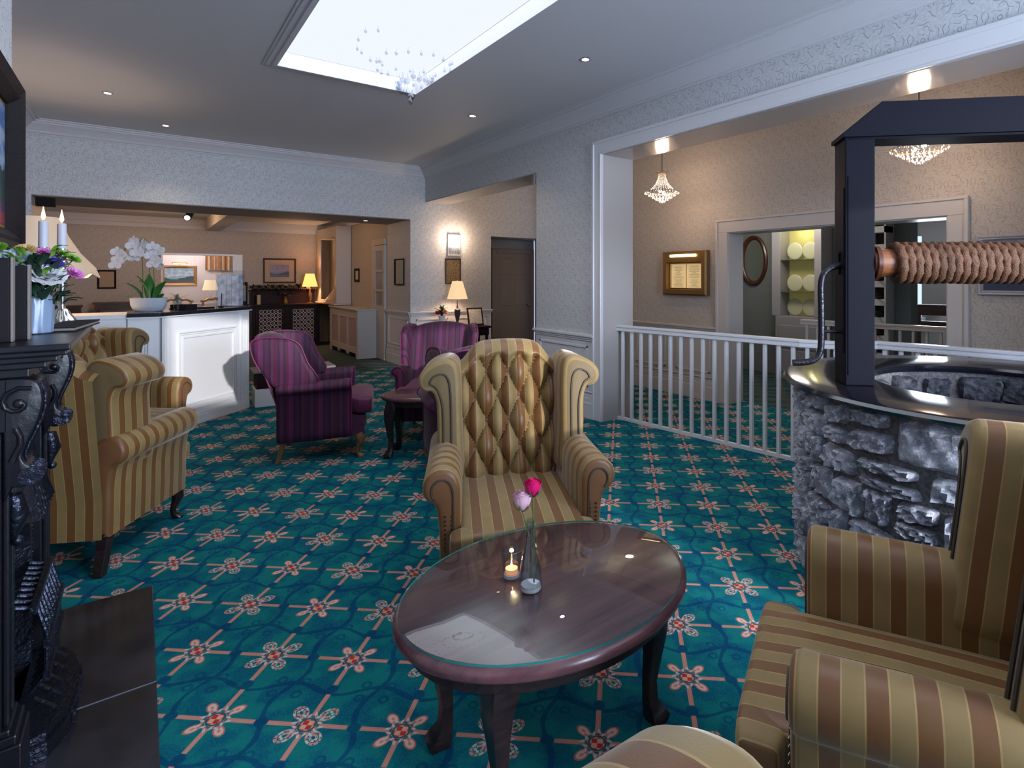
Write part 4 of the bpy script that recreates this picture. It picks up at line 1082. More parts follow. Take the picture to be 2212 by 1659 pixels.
# ================================================================== coffee table items
TX, TY = .941, 1.44
t = thing('bottle_vase', 'slim clear glass bottle vase with water, standing on the oval table', 'vase', (TX, TY, .5002))
mb = MB(); mb.lathe([(.030, 0), (.034, .003), (.035, .012), (.033, .06), (.026, .10), (.016, .15), (.0125, .19), (.0135, .212), (.0115, .212), (.0105, .19), (.014, .15), (.024, .10), (.031, .06), (.032, .014), (.02, .006)], seg=36); mb.build('glass_body', m_glass, t)
mb = MB(); mb.lathe([(.031, .008), (.0318, .02), (.0305, .06), (.027, .085)], seg=30); mb.build('water', m_water, t)
mb = MB(); mb.lathe([(.030, .001), (.0325, .008), (.030, .016), (.016, .010)], seg=30); mb.build('thick_base', m_crystal_s, t)
def rose(label, base, top, r, mat, name='rose'):
    t = thing(name, label, 'flower', (0, 0, 0))
    mb = MB(); mb.tube([base, tuple((a * .5 + b * .5) for a, b in zip(base, top)), top], .0026, 8); mb.build('stem', m_stem, t)
    mb = MB(); c = Vector(top)
    for l in range(5):
        k = .35 + l * .16; m_ = 3 + (l > 1) + (l > 3)
        for i in range(m_):
            a0 = 2 * pi * i / m_ + l * 1.1
            def fn(u, v):
                a = a0 + (u - .5) * (2.2 if l < 4 else 1.7); rr0 = r * k * (math.sin(pi * .5 * min(1, v * 1.35)) ** .8) * (.9 + .10 * max(0, v - .7) * (3 if l > 2 else 1))
                z = r * (2.1 - .10 * l) * v * (1 - .10 * (2 * u - 1) ** 2)
                return (c.x + rr0 * math.cos(a), c.y + rr0 * math.sin(a), c.z + z), (u, v)
            mb.grid(fn, 8, 8)
    mb.build('petals', mat, t, sharp=180)
    mb = MB()
    for i in range(5):
        a = 2 * pi * i / 5; leaf(mb, tuple(c + Vector((0, 0, -.002))), (c.x + r * .95 * math.cos(a), c.y + r * .95 * math.sin(a), c.z + r * .9), .008, -.2)
    mb.build('sepals', m_stem, t, sharp=180)
    return t
rose('crimson rosebud standing in the slim glass vase on the oval table', (TX + .008, TY - .006, .52), (TX + .006, TY - .004, .782), .0265, m_petalr)
rose('open pale pink rose leaning out of the slim glass vase', (TX - .004, TY + .004, .66), (TX - .020, TY + .016, .738), .030, m_rosepink)
t = thing('tealight_holder', 'small glass tealight holder with a lit candle on the oval table', 'candle holder', (.934, 1.541, .5002))
mb = MB(); mb.lathe([(.024, 0), (.026, .003), (.034, .085), (.0325, .086), (.0245, .014), (.02, .010)], seg=36); mb.build('glass_cup', m_glass, t)
mb = MB(); mb.lathe([(.0245, .0), (.0248, .010), (.02, .010)], seg=30); mb.build('thick_base', m_crystal_s, t)
mb = MB(); mb.lathe([(.019, .0102), (.0195, .026), (.018, .0262), (.017, .024)], seg=24); mb.build('tealight', M('tealight_wax', (.7, .35, .2), .5, emit=(1, .4, .15), es=.5), t)
mb = MB(); mb.lathe([(.0008, .026), (.003, .031), (.0032, .036), (.0015, .044), (.0003, .050)], seg=12); mb.build('flame', m_wickglow, t)
# glass on the small side table
t = thing('tealight_holder', 'small glass tealight holder on the side table between the magenta armchairs', 'candle holder', (1.93, 4.42, .5002))
mb = MB(); mb.lathe([(.024, 0), (.026, .003), (.034, .07), (.0325, .071), (.0245, .014), (.02, .010)], seg=24); mb.build('glass_cup', m_glass, t)
mb = MB(); mb.lathe([(.02, .005), (.02, .03), (.01, .03)], seg=20); mb.build('tealight', M('tealight_white', (.8, .75, .75), .5, emit=(1, .8, .7), es=1.0), t)

# ================================================================== reception desk
t = thing('reception_desk', 'white panelled reception desk with a dark top and a sunlit angled front', 'desk', (0, 0, 0))
A = Vector((.956, 7.22)); Bp = Vector((.142, 6.426)); Cc = Vector((-1.045, 6.426))
d1 = (A - Bp).normalized(); n1 = Vector((d1.y, -d1.x))     # outward (towards camera)
A2 = A - n1 * .55; B2 = Vector((Bp.x - .22, Bp.y + .55)); C2 = Vector((-1.045, Bp.y + .55))
mb = MB(); pl_ = [tuple(p) for p in (Cc, Bp, A, A2, B2, C2)]
mb.loft([[(x, y, z) for x, y in pl_] for z in (0.0, 1.085)]); mb.build('carcass', m_deskw, t, smooth=False)
def face_frame(o, d, n): return Matrix(((d.x, -n.x, 0, o.x), (d.y, -n.y, 0, o.y), (0, 0, 1, 0), (0, 0, 0, 1)))
L1 = (A - Bp).length
def panel_on(M_, x0, x1, z0, z1, nm='panel_moulding'):
    mb = MB(); mb.M = M_
    for i, d in ((0, .016), (.02, .010), (.05, .014)):
        a0, a1, b0, b1 = x0 + i, x1 - i, z0 + i, z1 - i; k = .014
        for q in ((a0, a1, b0, b0 + k), (a0, a1, b1 - k, b1), (a0, a0 + k, b0, b1), (a1 - k, a1, b0, b1)): mb.box(q[0], q[1], -d, .001, q[2], q[3])
    mb.build(nm, m_deskw, t, smooth=False, bevel=.003)
M1 = face_frame(Bp, d1, n1); M2 = face_frame(Cc, Vector((1, 0)), Vector((0, -1)))
panel_on(M1, .20, L1 - .17, .16, .93); panel_on(M2, .66, 1.12, .18, .95); panel_on(M2, .08, .58, .18, .95)
mb = MB(); mb.M = M1; mb.box(0, L1, -.022, .001, 0, .09); mb.box(0, L1, -.012, .001, .09, .11)
for x0 in (.0, L1 - .12):
    mb.box(x0, x0 + .12, -.014, .001, .11, 1.085)
    for k in range(3): mb.box(x0 + .028 + k * .026, x0 + .040 + k * .026, -.019, -.014, .16, .98)
mb.build('pilaster', m_deskw, t, smooth=False, bevel=.003)
mb = MB(); mb.M = M2; mb.box(0, 1.187, -.02, .001, 0, .09); mb.build('kick_board', m_deskw, t, smooth=False)
mb = MB(); mb.M = M2; mb.box(.955, .962, -.004, .002, 0.0, 1.08); mb.M = M1; mb.box(.002, .012, -.016, .002, 0, 1.08); mb.build('joint_shadow_gap', m_gap, t, smooth=False)
off = .03
tp = [tuple(p) for p in (Vector((-.09, Bp.y - off)), Bp + Vector((.012, -off)), A + n1 * off + d1 * .03, A2 + d1 * .03, B2 + Vector((0, .0)), Vector((-.09, B2.y)))]
mb = MB(); mb.loft([[(x, y, z) for x, y in tp] for z in (1.095, 1.13)]); mb.build('countertop', m_blacktop, t, smooth=False, bevel=.004)
mb = MB(); mb.loft([[(x, y, z) for x, y in tp] for z in (1.085, 1.095)]); mb.box(-1.045, -.09, Bp.y - .01, B2.y, 1.085, 1.12); mb.build('side_shelf', m_deskw, t, smooth=False)

# low step and box at the end of the desk
t = thing('low_magazine_table', 'low white-based table with a dark top by the right end of the reception desk', 'table', (1.42, 7.28, 0), math.radians(-3))
mb = MB(); mb.box(-.40, .42, -.16, .20, 0, .20); mb.build('base', m_white, t, smooth=False, bevel=.004)
mb = MB(); mb.box(-.38, .40, -.15, .19, .20, .38); mb.build('shelf_box', m_darkwood, t, smooth=False)
mb = MB(); mb.box(-.42, .44, -.18, .22, .38, .405); mb.build('tabletop', M('grey_table_top', (.16, .15, .16), .3), t, smooth=False, bevel=.004)

# orchid on the desk
OX, OY = .07, 6.76
t = thing('flower_bowl', 'shallow white oval bowl holding the orchid on the reception desk', 'bowl', (OX, OY, 1.1302), math.radians(-38))
mb = MB(); mb.lathe([(.115, 0), (.135, .012), (.158, .06), (.165, .125), (.158, .130), (.150, .12), (.12, .10)], seg=48, sy=.62); mb.build('bowl_body', m_bowl, t)
t = thing('orchid', 'white moth orchid with several arching sprays above broad green leaves', 'orchid', (OX, OY, 1.2252), math.radians(-38))
mb = MB(); mb.lathe([(.13, 0), (.13, .01)], seg=24, sy=.55); mb.build('soil', m_leafd, t)
for x, y, tx, tz, w in ((-.06, 0, -.18, .17, .085), (-.02, .02, -.10, .24, .075), (.06, 0, .20, .19, .08), (.02, -.02, .05, .26, .08), (.0, -.04, -.03, .20, .08), (.08, .02, .16, .07, .05), (-.09, -.03, -.23, .05, .05)):
    mb = MB(); leaf(mb, (x, y, 0), (tx, y - .04, tz), w, .12); mb.build('leaf', m_leaf, t, sharp=180)
ro = random.Random(12); stems = [(-.06, -.17, .54), (.02, -.04, .60), (.07, .12, .55)]
for i, (bx, txx, h) in enumerate(stems):
    mb = MB(); path = smoothline([(bx, 0, 0), (bx * .8, -.01, h * .5), (bx * .7 + txx * .1, -.015, h * .85), (bx * .3 + txx * .5, -.03, h), (txx, -.05, h * .96), (txx * 1.35, -.06, h * .72)], 5, False)
    mb.tube(path, .0035, 6); mb.build('flower_stem', m_stem, t)
    for k in range(12):
        p = path[min(len(path) - 1, int(len(path) * (.46 + .045 * k)))]
        c = (p[0] + ro.uniform(-.045, .045), p[1] - .025 + ro.uniform(-.02, .015), p[2] + ro.uniform(-.13, .015) - .01)
        mb = MB(); up = Vector((ro.uniform(-.4, .4), -1, ro.uniform(-.1, .3))).normalized(); q = up.to_track_quat('Z', 'Y').to_matrix().to_4x4()
        mb.M = Matrix.Translation(c) @ q
        for a, L_, w_ in ((0, .054, .062), (pi, .054, .062), (pi / 2, .050, .036), (pi / 2 + 2.1, .050, .036), (pi / 2 - 2.1, .050, .036)):
            def fn(u, v, a=a, L_=L_, w_=w_):
                d = L_ * v; ww = w_ * (math.sin(pi * (v * .8 + .1)) ** .7) * (u - .5); z = .008 * math.sin(v * 2) - .1 * d * (u - .5) ** 2
                return (d * math.cos(a) - ww * math.sin(a), d * math.sin(a) + ww * math.cos(a), z), (u, v)
            mb.grid(fn, 4, 5)
        mb.ball((0, 0, .008), .008, seg=8, rings=6)
        mb.build('flower', m_petalw, t, sharp=180)
# small plant beside, brochure stand, frames and desk things
t = thing('potted_plant', 'small grey-green plant in a glass pot right of the orchid bowl', 'plant', (.30, 6.90, 1.1302))
mb = MB(); mb.lathe([(.03, 0), (.04, .09), (.036, .09), (.02, .02)], seg=20); mb.build('pot', m_glass, t)
mb = MB(); rb = random.Random(9)
for k in range(40):
    a = rb.uniform(0, 2 * pi); L_ = rb.uniform(.05, .11); el = rb.uniform(.5, 1.4); leaf(mb, (0, 0, .06), (L_ * math.cos(a) * math.cos(el), L_ * math.sin(a) * math.cos(el), .08 + L_ * math.sin(el)), .012)
mb.build('foliage', M('grey_leaf', (.20, .26, .20), .6), t, sharp=180)
t = thing('desk_mat', 'black desk pad and tray lying on the reception desk beside the orchid', 'tray', (.42, 7.02, 1.1302), math.radians(44))
mb = MB(); mb.box(-.16, .20, -.10, .10, 0, .012); mb.build('pad', m_blackcover, t, smooth=False, bevel=.002)
mb = MB(); mb.box(-.16, -.02, -.09, .09, .012, .05); mb.build('tray_edge', m_blackcover, t, smooth=False, bevel=.004)
t = thing('pen', 'dark pen standing upright in a small round base on the reception desk', 'pen', (.70, 7.20, 1.1302))
mb = MB(); mb.lathe([(.025, 0), (.025, .008), (.008, .014)], seg=16); mb.build('pen_base', m_blackcover, t); mb = MB(); mb.tube([(0, 0, .01), (.004, 0, .15)], .005, 8); mb.build('pen_body', m_blackcover, t)
t = thing('leaflet_holder', 'clear acrylic leaflet holder filled with pale leaflets on the reception desk', 'leaflet holder', (.80, 7.34, 1.1302), math.radians(-38))
mb = MB(); mb.box(-.13, .13, -.05, .05, 0, .010); mb.box(-.13, -.126, -.05, .05, 0, .36); mb.box(.126, .13, -.05, .05, 0, .36); mb.box(-.13, .13, .046, .05, 0, .40); mb.build('acrylic_case', m_acry, t, smooth=False)
for k, (xa, xb, z) in enumerate(((-.12, -.03, .34), (-.025, .03, .36), (.035, .12, .34))):
    mb = MB(); mb.box(xa, xb, -.03, .035, .012, z); mb.build('leaflets', m_leaflet, t, smooth=False)
for k, (x, y, z, lab) in enumerate(((.885, 7.455, 0, 'dark framed card standing nearer, right of the leaflet holder'), (.955, 7.52, 0, 'dark framed card standing farther right behind the first one'))):
    t = thing('card_frame', lab, 'card frame', (x, y, 1.1302), math.radians(-70), 'dark framed cards on the desk')
    mb = MB(); mb.box(-.07, .07, -.006, .006, .02 * (1 - k), .30 - .03 * k); mb.build('frame', m_darkframe, t, smooth=False)
    mb = MB(); mb.box(-.05, .05, -.008, -.006, .05, .26 - .03 * k); mb.build('card', m_paperw, t, smooth=False)
# big shaded lamp at the left end of the desk
t = thing('table_lamp', 'large lamp with a wide cream shade on the desk, behind the mantel candles', 'lamp', (-.70, 6.78, 1.12))
mb = MB(); mb.lathe([(.09, 0), (.095, .01), (.05, .03), (.02, .06), (.035, .12), (.05, .2), (.03, .28), (.012, .32), (.012, .5)], seg=28); mb.build('base', m_silver, t)
mb = MB(); n_ = 16; rings = []
for r_, z, sc_ in ((.40, .345, .03), (.405, .36, .028), (.38, .42, .02), (.28, .55, .012), (.20, .70, .008), (.155, .84, .004), (.145, .86, .003)):
    rings.append([((r_ * (1 + sc_ * math.cos(8 * 2 * pi * i / 96))) * math.cos(2 * pi * i / 96), (r_ * (1 + sc_ * math.cos(8 * 2 * pi * i / 96))) * math.sin(2 * pi * i / 96), z - (.02 * math.cos(8 * 2 * pi * i / 96) if z < .4 else 0)) for i in range(96)])
mb.loft(rings, False); mb.build('lamp_shade', m_shadebig, t)
mb = MB(); mb.ball((0, 0, .60), .035); mb.build('bulb', m_bulb, t)

# ================================================================== console with lamp, flowers, photo (back wall)
t = thing('console_table', 'dark wooden console table against the wall below the certificate', 'table', (4.18, 8.44, 0))
mb = MB(); mb.box(-.44, .44, -.20, .20, .62, .65); mb.box(-.40, .40, -.17, .17, .50, .62); mb.build('tabletop', m_darkwood, t, smooth=False, bevel=.005)
for sx in (-1, 1):
    for sy in (-1, 1):
        mb = MB(); mb.tube([(sx * .37, sy * .14, .5), (sx * .37, sy * .14, .3), (sx * .37, sy * .14, 0)], [.024, .018, .014], 10); mb.build('leg', m_darkwood, t)
t = thing('table_lamp', 'small table lamp with a lit ivory shade on the console table', 'lamp', (4.09, 8.44, .6502))
mb = MB(); mb.lathe([(.055, 0), (.058, .012), (.030, .03), (.014, .05), (.045, .20), (.050, .28), (.018, .30), (.008, .36), (.006, .76), (.008, .78)], seg=20); mb.build('base', m_silver if False else M('painted_lamp_base', (.06, .05, .07), .25), t)
mb = MB(); mb.lathe([(.165, .455), (.160, .47), (.125, .60), (.095, .70), (.080, .745)], seg=40); t['note'] = 0; del t['note']
mb = MB(); mb.loft([[(r_ * math.cos(2 * pi * i / 40), r_ * math.sin(2 * pi * i / 40), z) for i in range(40)] for r_, z in ((.165, .455), (.158, .48), (.125, .60), (.095, .70), (.080, .745))], False); mb.build('lamp_shade', m_shadetab, t)
t = thing('flower_vase', 'white vase standing left of the lamp on the console', 'vase', (3.80, 8.40, .6502))
mb = MB(); mb.lathe([(.035, 0), (.05, .02), (.045, .13), (.055, .19), (.048, .19), (.03, .12)], seg=24); mb.build('vase_body', m_white, t)
t = thing('bouquet', 'small bouquet with orange, red and green sprigs in the white vase on the console', 'flowers', (3.80, 8.40, .83))
for c, r, m_ in (((.03, -.03, .08), .045, m_petalo), ((-.08, -.02, .06), .04, M('red_petal', (.25, .01, .03), .5)), ((.0, .0, .13), .04, m_lime), ((.07, .0, .05), .03, m_petalp)):
    mb = MB(); blossom(mb, c, r, 10, 3, (c[0], -.6, .6), .6, 4); mb.build('blossom', m_, t, sharp=180)
mb = MB(); rb = random.Random(8)
for k in range(60):
    a = rb.uniform(0, 2 * pi); L_ = rb.uniform(.06, .16); el = rb.uniform(.2, 1.4); leaf(mb, (0, 0, 0.0), (L_ * math.cos(a) * math.cos(el), L_ * math.sin(a) * math.cos(el), L_ * math.sin(el) * 1.2 + .02), .025)
mb.build('foliage', m_leafd, t, sharp=180)
t = thing('photo_frame', 'dark photo frame leaning on the right end of the console', 'photo frame', (4.42, 8.42, .655), 0)
mb = MB(); mb.M = Matrix.Rotation(math.radians(-14), 4, 'X'); mb.box(-.14, .14, -.01, .008, 0, .30); mb.build('frame', m_darkframe, t, smooth=False)
mb = MB(); mb.M = Matrix.Rotation(math.radians(-14), 4, 'X'); mb.box(-.115, .115, -.014, -.010, .025, .275); mb.build('photo', m_paperw, t, smooth=False)
# sconce
t = thing('wall_lamp', 'lit square glass wall lamp above the framed certificate', 'lamp', (4.17, YB - .002, 2.0))
mb = MB(); mb.box(-.115, .115, -.02, 0, -.18, .18); mb.build('back_plate', m_white, t, smooth=False)
mb = MB(); mb.loft([[(.10 * math.cos(a), -.02 - .07 * math.sin(a), z) for a in [pi * k / 12 for k in range(13)]] for z in (-.04, .165)], True, True); mb.build('glass_shade', m_sconce, t)
mb = MB()
for k in range(9): mb.tube([(.10 * math.cos(pi * k / 8), -.02 - .072 * math.sin(pi * k / 8), -.04), (.075 * math.cos(pi * k / 8), -.02 - .05 * math.sin(pi * k / 8), -.15)], .004, 6)
mb.build('wire_basket', m_silver, t)

# ================================================================== reception back room furniture
t = thing('carved_sideboard', 'dark carved sideboard with two pale fretwork doors at the back of reception', 'sideboard', (2.44, 13.3, 0))
mb = MB(); mb.box(-.64, .64, -.26, .26, .04, .86); mb.box(-.68, .68, -.29, .28, .86, .90); mb.box(-.66, .66, -.28, .28, 0, .06); mb.build('carcass', m_darkwood, t, smooth=False, bevel=.006)
mb = MB(); mb.box(-.62, .62, .10, .24, .90, 1.16); mb.box(-.64, .64, .06, .26, 1.16, 1.19); mb.build('upper_shelf', m_darkwood, t, smooth=False)
for sx in (-1, 1):
    mb = MB(); cx = sx * .31; mb.box(cx - .27, cx + .27, -.275, -.26, .10, .82); dd = mb.build('door', m_darkwood, t, smooth=False, bevel=.006)
    mb = MB(); rf = random.Random(6)
    for k in range(6):
        for j in range(8):
            x = cx - .17 + k * .068; z = .19 + j * .080
            if ((k - 2.5) / 3.5) ** 4 + ((j - 3.5) / 4.4) ** 4 > 1: continue
            for q in range(2): mb.tube([(x + .032 * math.cos(a + q * 3.1), -.280, z + .038 * math.sin(a + q * 3.1)) for a in [w * .55 for w in range(9 if (k + j) % 2 else 6)]], .0055, 5)
            if (k + j) % 2: mb.ball((x, -.280, z), .009, seg=6, rings=4)
    mb.build('fretwork', m_fret, dd)
mb = MB()
for k in range(30): mb.ball((-.60 + k * .0415, -.02 + .02 * math.sin(k), 1.205), .022, .03, .016 + .008 * (k % 3), 8, 6)
mb.build('carved_cresting', m_darkwood, t)
t = thing('pillar_candle', 'pale pillar candle on the left of the carved sideboard', 'candle', (1.93, 13.10, .9002)); mb = MB(); mb.lathe([(.035, 0), (.035, .19), (.03, .195)], seg=20); mb.build('wax', M('cream_wax', (.5, .42, .25), .5), t)
t = thing('flower_vase', 'small vase with dark red flowers in the middle of the carved sideboard', 'vase', (2.42, 13.08, .9002)); mb = MB(); mb.lathe([(.03, 0), (.045, .04), (.02, .12), (.035, .16)], seg=20); mb.build('vase_body', m_brass, t)
t = thing('dried_flowers', 'dark bunch of dried flowers in the small vase on the carved sideboard', 'flowers', (2.42, 13.08, 1.05))
for i in range(7):
    mb = MB(); a = i * .9; blossom(mb, (.09 * math.cos(a), .05 * math.sin(a), .06 + .03 * math.sin(2 * a)), .035, 8, 2, (math.cos(a), math.sin(a), 1), .5, i); mb.build('blossom', M('dried_petal', (.10, .05, .05), .7) if i == 0 else bpy.data.materials['dried_petal'], t, sharp=180)
mb = MB(); rb = random.Random(18)
for k in range(50):
    a = rb.uniform(0, 2 * pi); L_ = rb.uniform(.05, .14); leaf(mb, (0, 0, 0), (L_ * math.cos(a), L_ * .6 * math.sin(a), L_ * .8), .03)
mb.build('foliage', m_leafd, t, sharp=180)
t = thing('garland', 'dark leafy garland along the top of the carved sideboard', 'garland', (2.4, 13.38, 1.20)); mb = MB(); rb = random.Random(28)
for k in range(260):
    x = rb.uniform(-.6, .6); b0 = (x, rb.uniform(-.08, .04), .025); leaf(mb, b0, (x + rb.uniform(-.06, .06), b0[1] + rb.uniform(-.06, .03), rb.uniform(.01, .12)), .035)
mb.build('leaves', m_leafd, t, sharp=180)
for k in range(9):
    mb = MB(); blossom(mb, (-.5 + k * .125, -.09, .05), .04, 8, 2, (0, -1, .6), .5, k); mb.build('blossom', bpy.data.materials['dried_petal'], t, sharp=180)
t = thing('table_lamp', 'table lamp with a glowing amber shade on the right end of the carved sideboard', 'lamp', (2.90, 13.12, .9002))
mb = MB(); mb.lathe([(.06, 0), (.06, .012), (.02, .03), (.03, .12), (.035, .2), (.012, .26), (.008, .36)], seg=18); mb.build('base', m_brass, t)
mb = MB(); mb.loft([[(r_ * math.cos(2 * pi * i / 32), r_ * math.sin(2 * pi * i / 32), z) for i in range(32)] for r_, z in ((.155, .36), (.12, .50), (.085, .64))], False); mb.build('lamp_shade', m_shadewarm, t)
# leaflet cupboard on the side wall
t = thing('leaflet_cupboard', 'cream wall cupboard with an open blue-backed niche above the radiator cover', 'cupboard', (3.12, 11.9, 0))
mb = MB()
for b in [(0, .28, 0, .02, .93, 2.50), (0, .28, 1.58, 1.60, .93, 2.50), (0, .28, 0, 1.6, .93, .98), (0, .28, 0, 1.6, 2.28, 2.50), (0, .02, 0, .12, .93, 2.5), (0, .02, 1.25, 1.6, .93, 2.5), (.26, .29, 0, 1.6, .93, 2.5)]: mb.box(*b)
mb.build('carcass', m_cream, t, smooth=False, bevel=.004)
mb = MB(); mb.box(.24, .26, .02, .95, 1.05, 2.28); mb.build('blue_back', m_navy, t, smooth=False)
mb = MB(); mb.box(-.06, .28, -.05, 1.55, .90, .93); mb.build('shelf', m_cream, t, smooth=False, bevel=.004)
for k in range(5):
    mb = MB(); y = .16 + k * .17; mb.add([(.02, y, .985), (.02, y + .11, .985), (.20, y + .11, 1.20), (.20, y, 1.20), (.03, y, .98), (.03, y + .11, .98), (.21, y + .11, 1.195), (.21, y, 1.195)], [(0, 1, 2, 3), (7, 6, 5, 4), (0, 4, 5, 1), (1, 5, 6, 2), (2, 6, 7, 3), (3, 7, 4, 0)])
    o = mb.build('leaflet', m_paperw, None, smooth=False); o.location = (3.12, 11.9, 0); tag(o, 'pale leaflet leaning in the row at the bottom of the cupboard niche', 'leaflet', 'leaflets in the cupboard niche')
picture('framed_print', 'cream framed print hanging inside the blue-backed niche of the cupboard', 'picture', (3.355, 12.25, 1.67), -pi / 2, .42, .42, M('cream_frame', (.45, .36, .25), .5), m_cert, .04, .02)
t = thing('radiator_cover', 'cream radiator cover with three grille panels and a scalloped foot', 'radiator cover', (3.05, 10.27, 0))
mb = MB(); Lr = 1.83
mb.box(0, .37, 0, .03, 0, .86); mb.box(0, .37, Lr - .03, Lr, 0, .86); mb.box(.02, .03, 0, Lr, .78, .86)
for k in range(4): y = k * (Lr - .09) / 3; mb.box(0, .03, y, y + .09, .0 if k in (0, 3) else .05, .86)
mb.box(0, .03, 0, Lr, .72, .86)
for k in range(3):
    y0 = k * (Lr - .09) / 3; w_ = (Lr - .09) / 3
    mb.extrude([(y0, .20), (y0, .03), (y0 + .09, .03), (y0 + .13, .09), (y0 + w_ - .04, .09), (y0 + w_, .03), (y0 + w_ + .09, .03), (y0 + w_ + .09, .20)], 0, .03, lambda p, q, a: (a, p, q), .001)
mb.build('cover_front', m_cream, t, smooth=False)
mb = MB(); mb.box(.012, .02, .05, Lr - .05, .15, .78); mb.build('grille', m_radgrille, t, smooth=False)
mb = MB(); mb.box(-.03, .37, -.02, Lr + .02, .86, .89); mb.build('shelf', m_cream, t, smooth=False, bevel=.005)
# snug items beyond the hatch
t = thing('striped_curtain', 'brown and cream striped curtain beyond the reception hatch', 'curtain', (1.42, 15.24, 0))
mb = MB(); mb.grid(lambda u, v: ((-.24 + .48 * u, .02 * math.sin(u * 30), 1.62 + .45 * v), (u * .5, v)), 60, 4); mb.build('cloth', m_curt, t, sharp=180)
t = thing('table_lamp', 'pale lamp standing beyond the reception hatch', 'lamp', (1.22, 14.6, .9)); mb = MB(); mb.lathe([(.05, 0), (.02, .03), (.03, .2), (.01, .3)], seg=16); mb.build('base', m_white, t)
mb = MB(); mb.loft([[(r_ * math.cos(2 * pi * i / 28), r_ * math.sin(2 * pi * i / 28), z) for i in range(28)] for r_, z in ((.15, .28), (.10, .50))], False); mb.build('lamp_shade', shade_mat('lit_pale_shade', (.6, .5, .38), (1, .8, .5), .35), t)
o = MB().box(.9, 1.5, 14.4, 14.8, 0, .9).build('lamp_cabinet', m_cream, None, smooth=False); tag(o, 'cream cabinet carrying the pale lamp beyond the hatch', 'cabinet')
for i, (x, y, a) in enumerate(((.62, 14.1, 0), (1.25, 13.95, .2))):
    if i == 0:
        t = thing('dining_chair', 'carved wooden chair top showing over the desk, left one beyond the hatch', 'chair', (x, y, 0), a, 'wooden chairs beyond the hatch'); dcr = t
        mb = MB(); mb.tube([(-.26 + .52 * k / 12, 0, .96 + .05 * math.sin(pi * k / 12) + .012 * math.cos(k * 2)) for k in range(13)], .022, 8); mb.build('top_rail', m_giltw, t)
        for s in (-1, 1):
            mb = MB(); mb.box(s * .22 - .018, s * .22 + .018, -.015, .015, 0, .96); mb.build('leg', m_giltw, t, smooth=False)
            mb = MB(); mb.box(s * .20 - .018, s * .20 + .018, -.43, -.40, 0, .44); mb.build('leg', m_giltw, t, smooth=False)
        mb = MB(); mb.box(-.24, .24, -.44, .0, .43, .47); mb.build('seat', m_giltw, t, smooth=False, bevel=.01)
    else: dup(dcr, (x, y, 0), a, 'carved wooden chair top showing over the desk, right one beyond the hatch')
t = thing('side_table', 'small dark table against the far reception wall behind the desk', 'table', (-.30, 13.2, 0))
mb = MB(); mb.box(-.35, .35, -.2, .2, .98, 1.01); mb.box(-.32, .32, -.17, .17, .88, .98); mb.build('tabletop', m_mahog, t, smooth=False)
for sx in (-1, 1):
    for sy in (-1, 1): mb = MB(); mb.box(sx * .29 - .02, sx * .29 + .02, sy * .15 - .02, sy * .15 + .02, 0, .88); mb.build('leg', m_mahog, t, smooth=False)
t = thing('side_table', 'dark table at the far left of the reception room, seen past the candlesticks', 'table', (-1.1, 12.6, 0))
mb = MB(); mb.box(-.30, .34, -.2, .2, .95, .99); mb.box(-.28, .32, -.17, .17, .80, .95); mb.build('tabletop', m_mahog, t, smooth=False)
for sx in (-1, 1):
    for sy in (-1, 1): mb = MB(); mb.box(sx * .27 - .02, sx * .27 + .02, sy * .15 - .02, sy * .15 + .02, 0, .80); mb.build('leg', m_mahog, t, smooth=False)

# ================================================================== lamps on the ceiling
for i, (x, y, z, lab) in enumerate(((2.846, 3.548, ZC, 'ceiling downlight above the wide opening, nearest the camera'), (2.862, 5.548, ZC, 'ceiling downlight right of the skylight corner, nearer the inner corner of the room'), (-.239, 7.017, ZC, 'ceiling downlight at far left inside the warm glow'),
                                   (.24, 8.096, ZC, 'ceiling downlight close to the cornice above the reception opening'), (2.889, 9.30, 2.378, 'small downlight in the underside of the reception opening'))):
    if i == 0:
        t = thing('downlight', lab, 'downlight', (x, y, z), 0, 'recessed ceiling downlights'); dl = t
        mb = MB(); mb.ring_lathe([(.028, .0), (.028, -.004), (.040, -.006), (.044, -.001)], seg=28); mb.build('trim_ring', m_silver, t)
        mb = MB(); mb.lathe([(.028, -.0015), (.028, -.0035)], seg=24); mb.build('lamp_face', m_down, t)
    else: dup(dl, (x, y, z), 0, lab)
t = thing('spotlight', 'small black swivel spotlight at the reception ceiling', 'spotlight', (.60, 10.2, 2.62))
mb = MB(); mb.lathe([(.03, 0), (.03, -.02)], seg=16); mb.tube([(0, 0, -.02), (0, 0, -.16)], .012, 8); mb.build('bracket', m_blackcover, t)
mb = MB(); mb.tube([(.02, .05, -.18), (-.04, -.09, -.28)], [.04, .05], 16); mb.build('lamp_body', m_blackcover, t)
mb = MB(); mb.ball((-.042, -.094, -.283), .036); mb.build('lamp_face', emis('cool_spot', (.8, .88, 1), 4), t)
t = thing('air_vent', 'small dark box unit under the beam at the far left of the opening', 'vent', (-.87, 8.95, 2.378)); mb = MB(); mb.box(-.07, .10, -.05, .05, -.10, 0); mb.build('housing', m_blackcover, t, smooth=False, bevel=.006)
